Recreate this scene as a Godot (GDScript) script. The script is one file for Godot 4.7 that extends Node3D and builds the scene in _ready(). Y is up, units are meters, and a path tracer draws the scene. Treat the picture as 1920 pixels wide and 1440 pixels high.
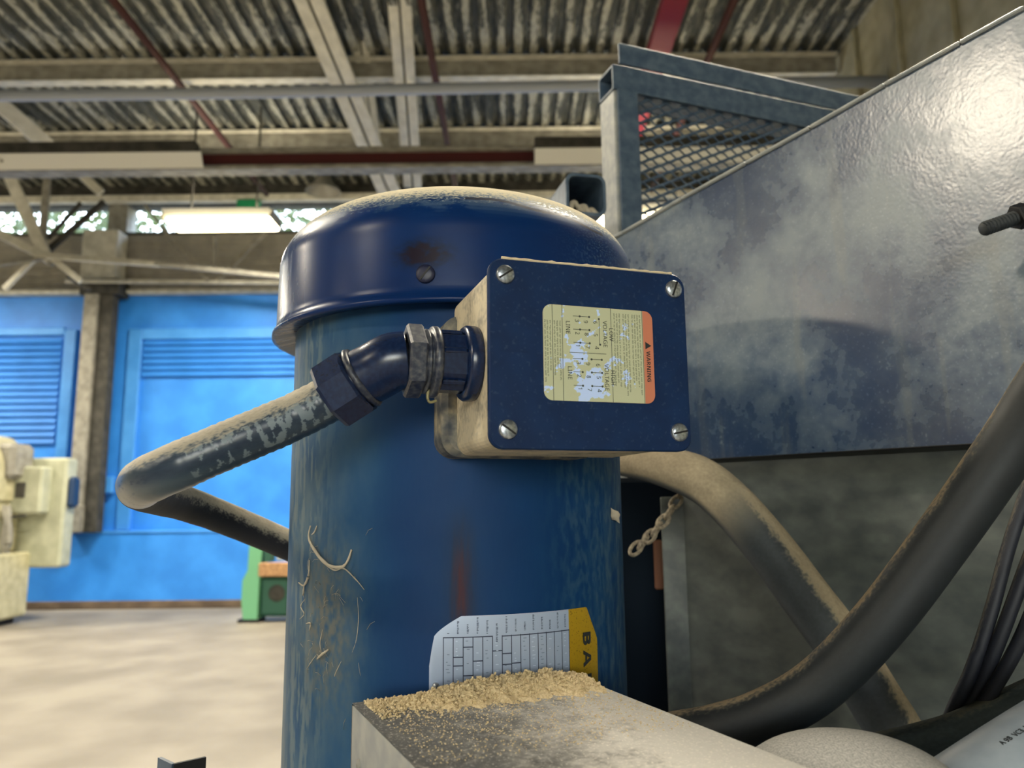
extends Node3D

const MOTOR := Vector3(-0.0444, 1.0, -0.629)   # foot of the motor's axis, on the machine bed
const BED := 1.0
const ROOF := 6.35
var taken := {}
var noise := FastNoiseLite.new()
var M := {}

# ---------------------------------------------------------------- naming and tagging
func numbered(called: String) -> String:
	if not taken.has(called):
		taken[called] = 0
		return called
	taken[called] += 1
	return "%s_%03d" % [called, taken[called]]

func thing(called: String, label: String, category: String, at := Vector3.ZERO, turn := 0.0, group := "") -> Node3D:
	var o := Node3D.new()
	o.name = numbered(called)
	add_child(o)
	o.position = at
	o.rotation.y = turn
	tag(o, label, category, group)
	return o

func tag(o: Node, label: String, category := "", group := "") -> void:
	o.set_meta("label", label)
	if category: o.set_meta("category", category)
	if group: o.set_meta("group", group)

func obj(called: String, mesh: Mesh, material: Material, parent: Node = self, at := Vector3.ZERO) -> MeshInstance3D:
	var o := MeshInstance3D.new()
	o.name = numbered(called) if parent == self else called
	o.mesh = mesh
	o.material_override = material
	o.position = at
	parent.add_child(o, true)
	return o

func structure(called: String, label := "") -> Node3D:
	var o := Node3D.new()
	o.name = numbered(called)
	add_child(o)
	o.set_meta("kind", "structure")
	if label: o.set_meta("label", label)
	return o

# ---------------------------------------------------------------- shapes
func mb(smooth := false) -> SurfaceTool:
	var st := SurfaceTool.new()
	st.begin(Mesh.PRIMITIVE_TRIANGLES)
	st.set_smooth_group(0 if smooth else -1)
	return st

func done(st: SurfaceTool) -> ArrayMesh:
	st.generate_normals()
	return st.commit()

func tri(st: SurfaceTool, a: Vector3, b: Vector3, c: Vector3, out_from: Vector3) -> void:
	# front faces run clockwise; turned so that the face looks away from out_from
	if (c - a).cross(b - a).dot((a + b + c) / 3.0 - out_from) < 0.0:
		var t := b
		b = c
		c = t
	for p: Vector3 in [a, b, c]:
		st.set_uv(Vector2(p.x, p.y))
		st.add_vertex(p)

func quad(st: SurfaceTool, a: Vector3, b: Vector3, c: Vector3, d: Vector3, out_from: Vector3) -> void:
	tri(st, a, b, c, out_from)
	tri(st, a, c, d, out_from)

func box(st: SurfaceTool, at: Vector3, size: Vector3, bevel := 0.0, turn := Basis.IDENTITY) -> void:
	var h := size / 2.0
	var r := minf(bevel, minf(h.x, minf(h.y, h.z)) * 0.9)
	var corner := func(axis: int, s: Vector3) -> Vector3:
		var p := Vector3.ZERO
		for i in 3:
			p[i] = s[i] * (h[i] - (0.0 if i == axis else r))
		return at + turn * p
	for axis in 3:
		var b := (axis + 1) % 3
		var c := (axis + 2) % 3
		for s in [-1.0, 1.0]:
			var q := []
			for k in [[-1.0, -1.0], [1.0, -1.0], [1.0, 1.0], [-1.0, 1.0]]:
				var sg := Vector3.ZERO
				sg[axis] = s; sg[b] = k[0]; sg[c] = k[1]
				q.append(corner.call(axis, sg))
			quad(st, q[0], q[1], q[2], q[3], at)
			if r > 0.0:
				for t in [-1.0, 1.0]:
					var s0 := Vector3.ZERO
					s0[axis] = s; s0[b] = t; s0[c] = -1.0
					var s1 := s0
					s1[c] = 1.0
					quad(st, corner.call(axis, s0), corner.call(axis, s1), corner.call(b, s1), corner.call(b, s0), at)
	if r > 0.0:
		for x in [-1.0, 1.0]:
			for y in [-1.0, 1.0]:
				for z in [-1.0, 1.0]:
					var s := Vector3(x, y, z)
					tri(st, corner.call(0, s), corner.call(1, s), corner.call(2, s), at)

func box_mesh(size: Vector3, bevel := 0.0, at := Vector3.ZERO) -> ArrayMesh:
	var st := mb()
	box(st, at, size, bevel)
	return done(st)

func span(a: Vector3, b: Vector3, bevel := 0.0) -> ArrayMesh:   # a box from corner to corner
	return box_mesh((b - a).abs(), bevel, (a + b) / 2.0)

func along(a: Vector3, b: Vector3, up := Vector3.UP) -> Basis:   # z runs from a to b
	var z := (b - a).normalized()
	if absf(z.dot(up)) > 0.98: up = Vector3.RIGHT
	var x := up.cross(z).normalized()
	return Basis(x, z.cross(x), z)

func bar(st: SurfaceTool, a: Vector3, b: Vector3, wide: float, thick: float, up := Vector3.UP, bevel := 0.0) -> void:
	box(st, (a + b) / 2.0, Vector3(wide, thick, a.distance_to(b)), bevel, along(a, b, up))

func sheet(st: SurfaceTool, rows: Array, uv: Array = []) -> void:   # a grid of points, row after row
	for j in rows.size() - 1:
		for i in rows[j].size() - 1:
			var c := [[j, i], [j, i + 1], [j + 1, i + 1], [j + 1, i]]
			for k: int in [0, 2, 1, 0, 3, 2]:
				var q: Array = c[k]
				if uv.size(): st.set_uv(uv[q[0]][q[1]])
				st.add_vertex(rows[q[0]][q[1]])

func lathe(st: SurfaceTool, profile: Array, sides := 48, axis_at := Transform3D.IDENTITY, from := 0.0, to := TAU) -> void:
	var rows := []
	var uv := []
	for j in profile.size():
		var row := []
		var uvs := []
		for i in sides + 1:
			var t := from + (to - from) * i / sides
			var p: Vector2 = profile[j]
			row.append(axis_at * Vector3(p.x * sin(t), p.y, p.x * cos(t)))
			uvs.append(Vector2(float(i) / sides, float(j) / (profile.size() - 1)))
		rows.append(row)
		uv.append(uvs)
	sheet(st, rows, uv)

func smooth_path(pts: Array, each := 10) -> Array:
	var out := []
	for i in pts.size() - 1:
		var p0: Vector3 = pts[maxi(i - 1, 0)]
		var p3: Vector3 = pts[mini(i + 2, pts.size() - 1)]
		for k in each:
			out.append(pts[i].cubic_interpolate(pts[i + 1], p0, p3, float(k) / each))
	out.append(pts[-1])
	return out

func tube(st: SurfaceTool, path: Array, radius: Callable, sides := 24, repeat := 0.3) -> void:
	# u is the angle from the upper side, v the length along in units of repeat
	var rows := []
	var uv := []
	var run := 0.0
	var n := Vector3.UP
	for j in path.size():
		var d: Vector3 = (path[mini(j + 1, path.size() - 1)] - path[maxi(j - 1, 0)]).normalized()
		if j: run += path[j].distance_to(path[j - 1])
		if absf(d.y) < 0.93: n = Vector3.UP
		n = (n - d * n.dot(d)).normalized()
		var b := d.cross(n)
		var r: float = radius.call(float(j) / (path.size() - 1), run)
		var row := []
		var uvs := []
		for i in sides + 1:
			var t := TAU * i / sides
			row.append(path[j] + (n * cos(t) + b * sin(t)) * r)
			uvs.append(Vector2(float(i) / sides, run / repeat))
		rows.append(row)
		uv.append(uvs)
	for end in [0, path.size() - 1]:
		var cap := []
		for i in sides + 1: cap.append(path[end])
		var both := [cap, rows[end]] if end == 0 else [rows[end], cap]
		sheet(st, both, [uv[end], uv[end]])
	sheet(st, rows, uv)

func ring_bar(points: PackedVector2Array, depth: float, bevel := 0.0) -> ArrayMesh:
	# a convex outline in x and y, extruded backwards along z from 0 to -depth, its front edge bevelled
	var st := mb()
	var mid := Vector2.ZERO
	for p in points: mid += p / points.size()
	var n := points.size()
	var centre := Vector3(mid.x, mid.y, -depth / 2.0)
	for i in n:
		var a := points[i]
		var b := points[(i + 1) % n]
		var ai := a + (mid - a).normalized() * bevel
		var bi := b + (mid - b).normalized() * bevel
		quad(st, Vector3(a.x, a.y, -bevel), Vector3(b.x, b.y, -bevel), Vector3(b.x, b.y, -depth), Vector3(a.x, a.y, -depth), centre)
		if bevel > 0.0: quad(st, Vector3(ai.x, ai.y, 0), Vector3(bi.x, bi.y, 0), Vector3(b.x, b.y, -bevel), Vector3(a.x, a.y, -bevel), centre)
		tri(st, Vector3(mid.x, mid.y, 0), Vector3(ai.x, ai.y, 0), Vector3(bi.x, bi.y, 0), centre)
		tri(st, Vector3(mid.x, mid.y, -depth), Vector3(a.x, a.y, -depth), Vector3(b.x, b.y, -depth), centre)
	return done(st)

func rounded(w: float, h: float, r: float, each := 6) -> PackedVector2Array:
	var out := PackedVector2Array()
	for k in 4:
		var c := Vector2([1, -1, -1, 1][k] * (w / 2 - r), [1, 1, -1, -1][k] * (h / 2 - r))
		for i in each + 1:
			out.append(c + Vector2.from_angle(PI / 2 * (k + float(i) / each)) * r)
	return out

func words(text: String, height: float, depth := 0.0004, font := "Droid Sans", bold := false) -> TextMesh:
	var t := TextMesh.new()
	var f := SystemFont.new()
	f.font_names = PackedStringArray([font])
	if bold: f.font_weight = 700
	t.font = f
	t.text = text
	t.font_size = 32
	t.pixel_size = height / 32.0 / 0.72
	t.depth = depth
	return t

# ---------------------------------------------------------------- materials
func paint(c: Color, rough := 0.6, metal := 0.0, specular := 0.5) -> StandardMaterial3D:
	var m := StandardMaterial3D.new()
	m.albedo_color = c
	m.roughness = rough
	m.metallic = metal
	m.metallic_specular = specular
	return m

func baked(w: int, h: int, f: Callable, bump := 0.0) -> StandardMaterial3D:
	# f(u, v) gives [colour, roughness, height]
	var a := PackedByteArray()
	var b := PackedByteArray()
	var c := PackedByteArray()
	a.resize(w * h * 3)
	b.resize(w * h)
	c.resize(w * h)
	for y in h:
		for x in w:
			var r: Array = f.call((x + 0.5) / w, (y + 0.5) / h)
			var k := y * w + x
			a[k * 3] = clampi(int(r[0].r * 255), 0, 255)
			a[k * 3 + 1] = clampi(int(r[0].g * 255), 0, 255)
			a[k * 3 + 2] = clampi(int(r[0].b * 255), 0, 255)
			b[k] = clampi(int(r[1] * 255), 0, 255)
			if bump != 0.0: c[k] = clampi(int(r[2] * 255), 0, 255)
	var m := StandardMaterial3D.new()
	m.albedo_texture = ImageTexture.create_from_image(Image.create_from_data(w, h, false, Image.FORMAT_RGB8, a))
	m.roughness_texture = ImageTexture.create_from_image(Image.create_from_data(w, h, false, Image.FORMAT_L8, b))
	m.roughness_texture_channel = BaseMaterial3D.TEXTURE_CHANNEL_RED
	m.roughness = 1.0
	if bump != 0.0:
		m.heightmap_enabled = true
		m.heightmap_texture = ImageTexture.create_from_image(Image.create_from_data(w, h, false, Image.FORMAT_L8, c))
		m.heightmap_scale = bump
	return m

func n2(x: float, y: float) -> float:   # noise, about 0..1
	return clampf(noise.get_noise_2d(x, y) * 0.9 + 0.5, 0.0, 1.0)

func speckle(scale: float, low: Color, high: Color, rough: float, metal := 0.0, world := true, size := 512) -> StandardMaterial3D:
	var m := paint(Color.WHITE, rough, metal)
	var t := NoiseTexture2D.new()
	t.width = size
	t.height = size
	t.seamless = true
	var fn := FastNoiseLite.new()
	fn.seed = 7
	fn.frequency = 0.012
	fn.fractal_octaves = 6
	fn.fractal_gain = 0.5
	t.noise = fn
	var g := Gradient.new()
	g.set_color(0, low)
	g.set_color(1, high)
	g.set_offset(0, 0.2)
	g.set_offset(1, 0.8)
	t.color_ramp = g
	m.albedo_texture = t
	m.uv1_triplanar = true
	m.uv1_world_triplanar = world
	m.uv1_scale = Vector3.ONE * scale
	return m

const LAMP := Color(1.0, 0.955, 0.865)
const DUST := Color(0.80, 0.73, 0.60)
const NAVY := Color(0.075, 0.15, 0.31)

func materials() -> void:
	noise.seed = 11
	noise.frequency = 1.0
	noise.fractal_octaves = 4
	noise.fractal_gain = 0.55
	M.navy = paint(NAVY, 0.42)
	M.navy_dark = paint(Color(0.03, 0.075, 0.12), 0.8, 0.0, 0.25)
	M.navy_dusty = speckle(9.0, Color(0.17, 0.2, 0.25), Color(0.62, 0.58, 0.49), 0.7)
	M.chrome = speckle(60.0, Color(0.55, 0.58, 0.62), Color(0.82, 0.84, 0.86), 0.28, 0.9)
	M.black = paint(Color(0.05, 0.05, 0.055), 0.6)
	M.ink = paint(Color(0.13, 0.15, 0.16), 0.8)
	M.steel_blue = speckle(7.0, Color(0.20, 0.27, 0.35), Color(0.32, 0.38, 0.44), 0.45)
	M.steel_pale = speckle(7.0, Color(0.47, 0.49, 0.5), Color(0.6, 0.6, 0.58), 0.45)
	M.panel = speckle(5.0, Color(0.27, 0.29, 0.29), Color(0.40, 0.42, 0.40), 0.5)
	M.cream_steel = speckle(0.8, Color(0.76, 0.75, 0.70), Color(0.86, 0.85, 0.80), 0.7)
	M.grey_steel = speckle(0.8, Color(0.5, 0.49, 0.46), Color(0.62, 0.61, 0.57), 0.75)
	M.dark_steel = speckle(0.8, Color(0.19, 0.19, 0.175), Color(0.29, 0.28, 0.26), 0.8)
	M.siding = speckle(0.6, Color(0.6, 0.59, 0.56), Color(0.68, 0.66, 0.62), 0.8)
	M.maroon = paint(Color(0.32, 0.09, 0.09), 0.6)
	M.red = paint(Color(0.5, 0.1, 0.16), 0.6)
	M.rust_pipe = paint(Color(0.26, 0.12, 0.1), 0.7)
	M.white = paint(Color(0.93, 0.93, 0.91), 0.6)
	M.pipe_white = paint(Color(0.62, 0.65, 0.7), 0.5)
	M.blue_wall = speckle(0.25, Color(0.14, 0.49, 0.86), Color(0.19, 0.55, 0.93), 0.55)
	M.blue_recess = speckle(0.25, Color(0.14, 0.46, 0.80), Color(0.18, 0.51, 0.87), 0.6)
	M.blue_trim = speckle(0.25, Color(0.22, 0.54, 0.87), Color(0.28, 0.6, 0.93), 0.55)
	M.concrete = speckle(0.16, Color(0.50, 0.475, 0.435), Color(0.59, 0.565, 0.52), 0.7)
	M.kerb = speckle(0.5, Color(0.32, 0.27, 0.23), Color(0.42, 0.36, 0.3), 0.9)
	M.right_wall = speckle(0.5, Color(0.58, 0.57, 0.48), Color(0.66, 0.64, 0.55), 0.85)
	M.cream_paint = speckle(0.9, Color(0.68, 0.66, 0.53), Color(0.78, 0.76, 0.63), 0.5)
	M.pale_panel = speckle(0.6, Color(0.66, 0.67, 0.58), Color(0.74, 0.75, 0.66), 0.5)
	M.green_light = paint(Color(0.42, 0.68, 0.52), 0.55)
	M.green_dark = paint(Color(0.13, 0.33, 0.27), 0.6)
	M.wood = speckle(3.0, Color(0.6, 0.45, 0.32), Color(0.76, 0.6, 0.43), 0.8)
	M.hose_dark = speckle(14.0, Color(0.11, 0.13, 0.145), Color(0.21, 0.23, 0.24), 0.65)
	M.pvc = speckle(6.0, Color(0.6, 0.65, 0.7), Color(0.7, 0.74, 0.78), 0.4)
	M.copper = paint(Color(0.5, 0.33, 0.25), 0.6)
	M.web = paint(Color(0.66, 0.62, 0.55), 0.9)
	M.chain = speckle(30.0, Color(0.42, 0.38, 0.33), Color(0.72, 0.66, 0.56), 0.8)

func _ready() -> void:
	# ------------------------------------------------ camera, sky, exposure
	var cam := Camera3D.new()
	cam.name = "camera"
	var lens := CameraAttributesPhysical.new()
	lens.frustum_focal_length = 24.166
	lens.frustum_focus_distance = 0.47
	lens.exposure_aperture = 9.0
	lens.frustum_near = 0.02
	lens.frustum_far = 200.0
	cam.attributes = lens
	cam.fov = 52.81
	cam.near = 0.02
	cam.far = 200.0
	cam.position = Vector3(0, 1.35, 0)
	cam.rotation_order = EULER_ORDER_YXZ
	cam.rotation_degrees = Vector3(9.06, 0, -0.59)
	add_child(cam)
	cam.current = true
	var we := WorldEnvironment.new()
	we.name = "environment"
	var env := Environment.new()
	env.background_mode = Environment.BG_SKY
	var sky := Sky.new()
	var ps := ProceduralSkyMaterial.new()
	ps.sky_curve = 0.3
	ps.sky_top_color = Color(0.66, 0.8, 1.0)
	ps.sky_horizon_color = Color(1.0, 0.98, 0.87)
	ps.ground_bottom_color = Color(0.35, 0.34, 0.3)
	ps.ground_horizon_color = Color(0.6, 0.6, 0.55)
	ps.sky_energy_multiplier = 3.5
	ps.ground_energy_multiplier = 2.0
	sky.sky_material = ps
	env.sky = sky
	env.tonemap_mode = Environment.TONE_MAPPER_LINEAR
	env.tonemap_exposure = 1.0
	env.sdfgi_enabled = true
	env.ssao_enabled = true
	env.ssil_enabled = true
	we.environment = env
	add_child(we)
	materials()
	high_bay_lamps()
	building_shell()
	roof_steel()
	hall_machines()
	machine_bed()
	motor()
	terminal_box()
	conduit()
	guard_plate()
	mesh_guard()
	hoses()
	bracket()

# ---------------------------------------------------------------- lamps
func high_bay_lamps() -> void:
	var spots := [
		[Vector3(-3.5, 4.8, -9.0), "glowing high bay lamp hanging before the far windows, left of the motor's domed cap", 0.0],
		[Vector3(1.62, 4.8, -9.0), "glowing high bay lamp seen low through the blue mesh guard", -4.0],
		[Vector3(-8.6, 4.8, -9.0), "unseen second lamp of the far row, beyond the picture's left edge", 0.0],  # from here on out of view, placed to light hall and motor
		[Vector3(-13.6, 4.8, -9.0), "unseen third lamp of the far row, well beyond the picture's left edge", 0.0],
		[Vector3(-8.4, 4.8, -3.0), "unseen lamp of the middle row, farthest out above the left of the hall", 0.0],
		[Vector3(-3.4, 4.8, -3.0), "unseen lamp of the middle row, above the floor left of the motor", 0.0],
		[Vector3(1.6, 4.8, -2.5), "unseen lamp of the middle row, above the mesh guard", 0.0],
		[Vector3(-5.4, 4.8, 3.3), "unseen lamp behind the viewer that the slanting guard plate mirrors", 0.0],
		[Vector3(-12.4, 4.8, 4.2), "unseen lamp behind the viewer, next left of the mirrored one", 0.0],
		[Vector3(-18.2, 4.8, 5.0), "farthest unseen lamp behind the viewer at the far left", 0.0],
	]
	var glow := paint(Color(1, 0.97, 0.9), 0.5)
	glow.emission_enabled = true
	glow.emission = Color(1.0, 0.93, 0.74)
	glow.emission_energy_multiplier = 14.0
	for s: Array in spots:
		var t := thing("high_bay_lamp", s[1], "lamp", s[0], deg_to_rad(s[2]), "high bay lamps")
		var st := mb()
		for z in [-1.0, 1.0]:
			bar(st, Vector3(-0.64, 0.05, z * 0.2), Vector3(0.64, 0.05, z * 0.2), 0.16, 0.012, Vector3(0, 0.8, -z * 0.6))
		bar(st, Vector3(-0.64, 0.11, 0), Vector3(0.64, 0.11, 0), 0.3, 0.02)
		obj("reflector", done(st), M.white, t)
		for x in [-1.0, 1.0]:
			var e := ring_bar(PackedVector2Array([Vector2(-0.26, -0.01), Vector2(0.26, -0.01), Vector2(0.15, 0.12), Vector2(-0.15, 0.12)]), 0.015)
			var cap := obj("end_cap", e, M.grey_steel, t, Vector3(x * 0.65, 0, 0))
			cap.rotation.y = PI / 2
			obj("suspension_rod", span(Vector3(x * 0.4 - 0.01, 0.12, -0.01), Vector3(x * 0.4 + 0.01, ROOF - 4.82, 0.01)), M.dark_steel, t)
		for z in [-0.13, 0.0, 0.13]:
			obj("light_tube", box_mesh(Vector3(1.26, 0.06, 0.1), 0.02, Vector3(0, -0.01, z)), glow, t)
		var a := AreaLight3D.new()
		a.name = "lamp_light"
		a.area_size = Vector2(1.2, 0.4)
		a.light_color = LAMP
		a.light_energy = 28.0
		a.area_range = 60.0
		a.shadow_enabled = true
		a.position = Vector3(0, -0.05, 0)
		a.rotation.x = -PI / 2
		t.add_child(a)
		# glow strip and upward fill light, added to brighten the roof
		obj("added_top_glow", box_mesh(Vector3(1.2, 0.012, 0.12), 0.003, Vector3(0, 0.126, 0)), glow, t)
		a = AreaLight3D.new()
		a.name = "added_up_light"
		a.area_size = Vector2(1.2, 0.12)
		a.light_color = LAMP
		a.light_energy = 2.0
		a.area_range = 60.0
		a.shadow_enabled = true
		a.position = Vector3(0, 0.14, 0)
		a.rotation.x = PI / 2
		t.add_child(a)

# ---------------------------------------------------------------- building
func building_shell() -> void:
	var f := structure("floor")
	obj("slab", span(Vector3(-26.3, -0.3, -20), Vector3(4.1, 0, 9.3)), M.concrete, f)
	var c := structure("ceiling")
	obj("roof_deck", span(Vector3(-26.3, ROOF + 0.1, -11.9), Vector3(4.1, ROOF + 0.3, 9.3)), M.dark_steel, c)
	# corrugated sheets, peeling paint: pale flakes cling mostly to the crests
	var peel := baked(768, 1024, func(u: float, v: float) -> Array:
		var x := u * 1.44
		var z := v * 6.0
		var crest := 0.5 - 0.5 * cos(TAU * u * 8.0)
		var k := n2(x * 9.0, z * 1.2) * 0.55 + n2(x * 40.0 + 9.0, z * 8.0) * 0.35 + (crest - 0.5) * 0.55 + (n2(x * 1.3, z * 0.5 + 50.0) - 0.5) * 0.5
		var pale := Color(0.73, 0.72, 0.66).lerp(Color(0.55, 0.55, 0.51), n2(x * 30.0, z * 6.0 + 20.0))
		var bare := Color(0.20, 0.22, 0.215).lerp(Color(0.36, 0.36, 0.33), n2(x * 12.0 + 70.0, z * 3.0))
		return [bare.lerp(pale, smoothstep(0.52, 0.70, k) * 0.9), 0.85, 0.0])
	var st := mb()
	var rows := []
	var uvs := []
	for z in [-11.4, 9.2]:
		var row := []
		var uv := []
		for i in 168:
			for k: Array in [[0.0, 0.05], [0.3, 0.05], [0.42, 0.0], [0.88, 0.0]]:
				var x: float = 4.0 - (i + k[0]) * 0.18
				row.append(Vector3(x, ROOF + k[1], z))
				uv.append(Vector2((i + k[0]) / 8.0 - 0.14 / 8.0, z / 6.0))
		rows.append(row)
		uvs.append(uv)
	sheet(st, rows, uvs)
	obj("corrugated_sheet", done(st), peel, c)

	var w := structure("wall_right")
	obj("wall_slab", span(Vector3(3.71, 0, -11.9), Vector3(4.0, ROOF + 0.1, 9.3)), M.right_wall, w)
	for i in 14:
		obj("wall_rib", span(Vector3(3.66, 0, -11.0 + i * 0.85), Vector3(3.715, ROOF, -10.93 + i * 0.85), 0.01), M.right_wall, w)
	w = structure("wall_left")
	obj("wall_slab", span(Vector3(-26.3, 0, -11.9), Vector3(-26, ROOF + 0.1, 9.3)), M.right_wall, w)
	w = structure("wall_back")   # out of view behind the viewer; opening placed to light the motor's front
	obj("wall_slab", span(Vector3(-26.3, 0, 9), Vector3(-2.2, ROOF + 0.1, 9.3)), M.right_wall, w)
	obj("wall_slab", span(Vector3(2.2, 0, 9), Vector3(4.0, ROOF + 0.1, 9.3)), M.right_wall, w)
	obj("wall_slab", span(Vector3(-2.2, 3.8, 9), Vector3(2.2, ROOF + 0.1, 9.3)), M.right_wall, w)

	w = structure("wall_far")
	obj("wall_slab", span(Vector3(-26.3, 0, -11.75), Vector3(3.71, 4.58, -11.35)), M.blue_wall, w)
	obj("dado", span(Vector3(-26, 0.1, -11.36), Vector3(3.71, 1.04, -11.2), 0.01), M.blue_wall, w)
	obj("dado_ledge", span(Vector3(-26, 1.04, -11.36), Vector3(3.71, 1.075, -11.18), 0.008), M.blue_trim, w)
	obj("upper_backing", span(Vector3(-26.3, 4.58, -11.75), Vector3(3.71, 5.56, -11.42)), M.siding, w)
	obj("header", span(Vector3(-26.3, 6.07, -11.75), Vector3(3.71, ROOF + 0.1, -11.4)), M.dark_steel, w)
	for i in 7:   # horizontal siding boards above the blue wall
		st = mb()
		bar(st, Vector3(-20, 4.70 + i * 0.13, -11.39), Vector3(3.7, 4.70 + i * 0.13, -11.39), 0.135, 0.02, Vector3(0, 0.22, 1))
		obj("siding_board", done(st), M.siding, w)
	var tr := structure("trim_1")
	obj("ledge_strip", span(Vector3(-26, 4.575, -11.42), Vector3(3.71, 4.635, -11.2), 0.01), M.cream_steel, tr)
	tr = structure("trim_2")
	obj("window_head", span(Vector3(-26, 6.06, -11.42), Vector3(3.71, 6.17, -11.3), 0.01), M.cream_steel, tr)
	tr = structure("baseboard_far")
	obj("kerb", span(Vector3(-26, 0, -11.37), Vector3(3.71, 0.11, -11.17), 0.015), M.kerb, tr)

	# panelled bays of the blue wall: frames, louvres, conduits
	for r: Array in [[-5.72, 1.08, -5.52, 4.05], [-5.52, 3.88, -0.6, 4.05], [-6.68, 1.08, -6.5, 4.05], [-10.5, 3.96, -6.68, 4.08]]:
		obj("bay_frame", span(Vector3(r[0], r[1], -11.36), Vector3(r[2], r[3], -11.28), 0.012), M.blue_trim, w)
	for x in [-5.95, -5.85]:
		st = mb(true)
		tube(st, [Vector3(x, 1.75, -11.28), Vector3(x, 4.1, -11.28)], func(_t, _l): return 0.035, 12)
		obj("wall_conduit", done(st), M.blue_trim, w)
	obj("switch_box", span(Vector3(-6.02, 1.6, -11.36), Vector3(-5.78, 1.85, -11.24), 0.02), M.blue_trim, w)
	var lou := Node3D.new()
	lou.name = "louvre_panel"
	w.add_child(lou, true)
	for i in 6:
		st = mb()
		bar(st, Vector3(-5.5, 3.36 + i * 0.095, -11.315), Vector3(-2.2, 3.36 + i * 0.095, -11.315), 0.085, 0.012, Vector3(0, 0.5, 1))
		obj("slat", done(st), M.blue_recess, lou)
	lou = Node3D.new()
	lou.name = "louvre_panel"
	w.add_child(lou, true)
	for i in 16:
		st = mb()
		bar(st, Vector3(-9.5, 2.38 + i * 0.1, -11.315), Vector3(-6.72, 2.38 + i * 0.1, -11.315), 0.085, 0.012, Vector3(0, 0.5, 1))
		obj("slat", done(st), M.blue_recess, lou)

	# the strip of windows under the roof
	var pane := paint(Color(0.9, 0.95, 0.9, 0.08), 0.05)
	pane.transparency = BaseMaterial3D.TRANSPARENCY_ALPHA
	var posts := [-13.6, -11.1, -8.55, -6.1, -4.15, -2.0, 0.45, 2.9]
	for i in posts.size() - 1:
		var win := structure("window_%d" % (i + 1))
		var a: float = posts[i] + (0.15 if absf(posts[i] + 6.1) < 0.01 else 0.06)
		var b: float = posts[i + 1] - (0.15 if absf(posts[i + 1] + 6.1) < 0.01 else 0.06)
		obj("pane", span(Vector3(a, 5.6, -11.6), Vector3(b, 6.07, -11.595)), pane, win)
		obj("sill", span(Vector3(a, 5.56, -11.7), Vector3(b, 5.6, -11.4)), M.dark_steel, win)
	for x: float in posts:
		var wide := 0.15 if absf(x + 6.1) < 0.01 else 0.06
		obj("window_post", span(Vector3(x - wide, 5.5, -11.75), Vector3(x + wide, 6.08, -11.45)), M.grey_steel, w)
	obj("upper_backing", span(Vector3(-26.3, 5.5, -11.75), Vector3(-13.6, 6.08, -11.45)), M.siding, w)
	obj("upper_backing", span(Vector3(2.9, 5.5, -11.75), Vector3(3.71, 6.08, -11.45)), M.siding, w)

	# trees outside
	var leaf := mb()
	for t: Array in [[Vector3(0, -0.5, 0), Vector3(0.32, 0, 0.06), Vector3(0, 0.5, 0)], [Vector3(0, -0.5, 0), Vector3(0, 0.5, 0), Vector3(-0.32, 0, 0.06)]]:
		for p: Vector3 in t: leaf.add_vertex(p)
	var mm := MultiMesh.new()
	mm.transform_format = MultiMesh.TRANSFORM_3D
	mm.mesh = done(leaf)
	var rng := RandomNumberGenerator.new()
	rng.seed = 5
	mm.instance_count = 26000
	for i in mm.instance_count:
		var s := rng.randf_range(0.1, 0.24)
		var at := Vector3(rng.randf_range(-14, 6), rng.randf_range(4.6, 9.0), rng.randf_range(-18.5, -15.0))
		mm.set_instance_transform(i, Transform3D(Basis.from_euler(Vector3(rng.randf() * TAU, rng.randf() * TAU, rng.randf() * TAU)).scaled(Vector3.ONE * s), at))
	var leaves := MultiMeshInstance3D.new()
	leaves.name = "tree_foliage"
	leaves.multimesh = mm
	var green := paint(Color(0.25, 0.29, 0.16), 0.6)
	green.backlight_enabled = true
	green.backlight = Color(0.3, 0.34, 0.16)
	leaves.material_override = green
	add_child(leaves)
	tag(leaves, "sunlit tree leaves outside behind the strip of high windows", "foliage")
	leaves.set_meta("kind", "stuff")

# ---------------------------------------------------------------- roof steel
func member(parent: Node, called: String, a: Vector3, b: Vector3, wide: float, m: Material, thick := 0.05) -> void:
	var st := mb()
	bar(st, a, b, wide, thick, Vector3(0, 0.25, 1), 0.006)
	obj(called, done(st), m, parent)

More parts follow.
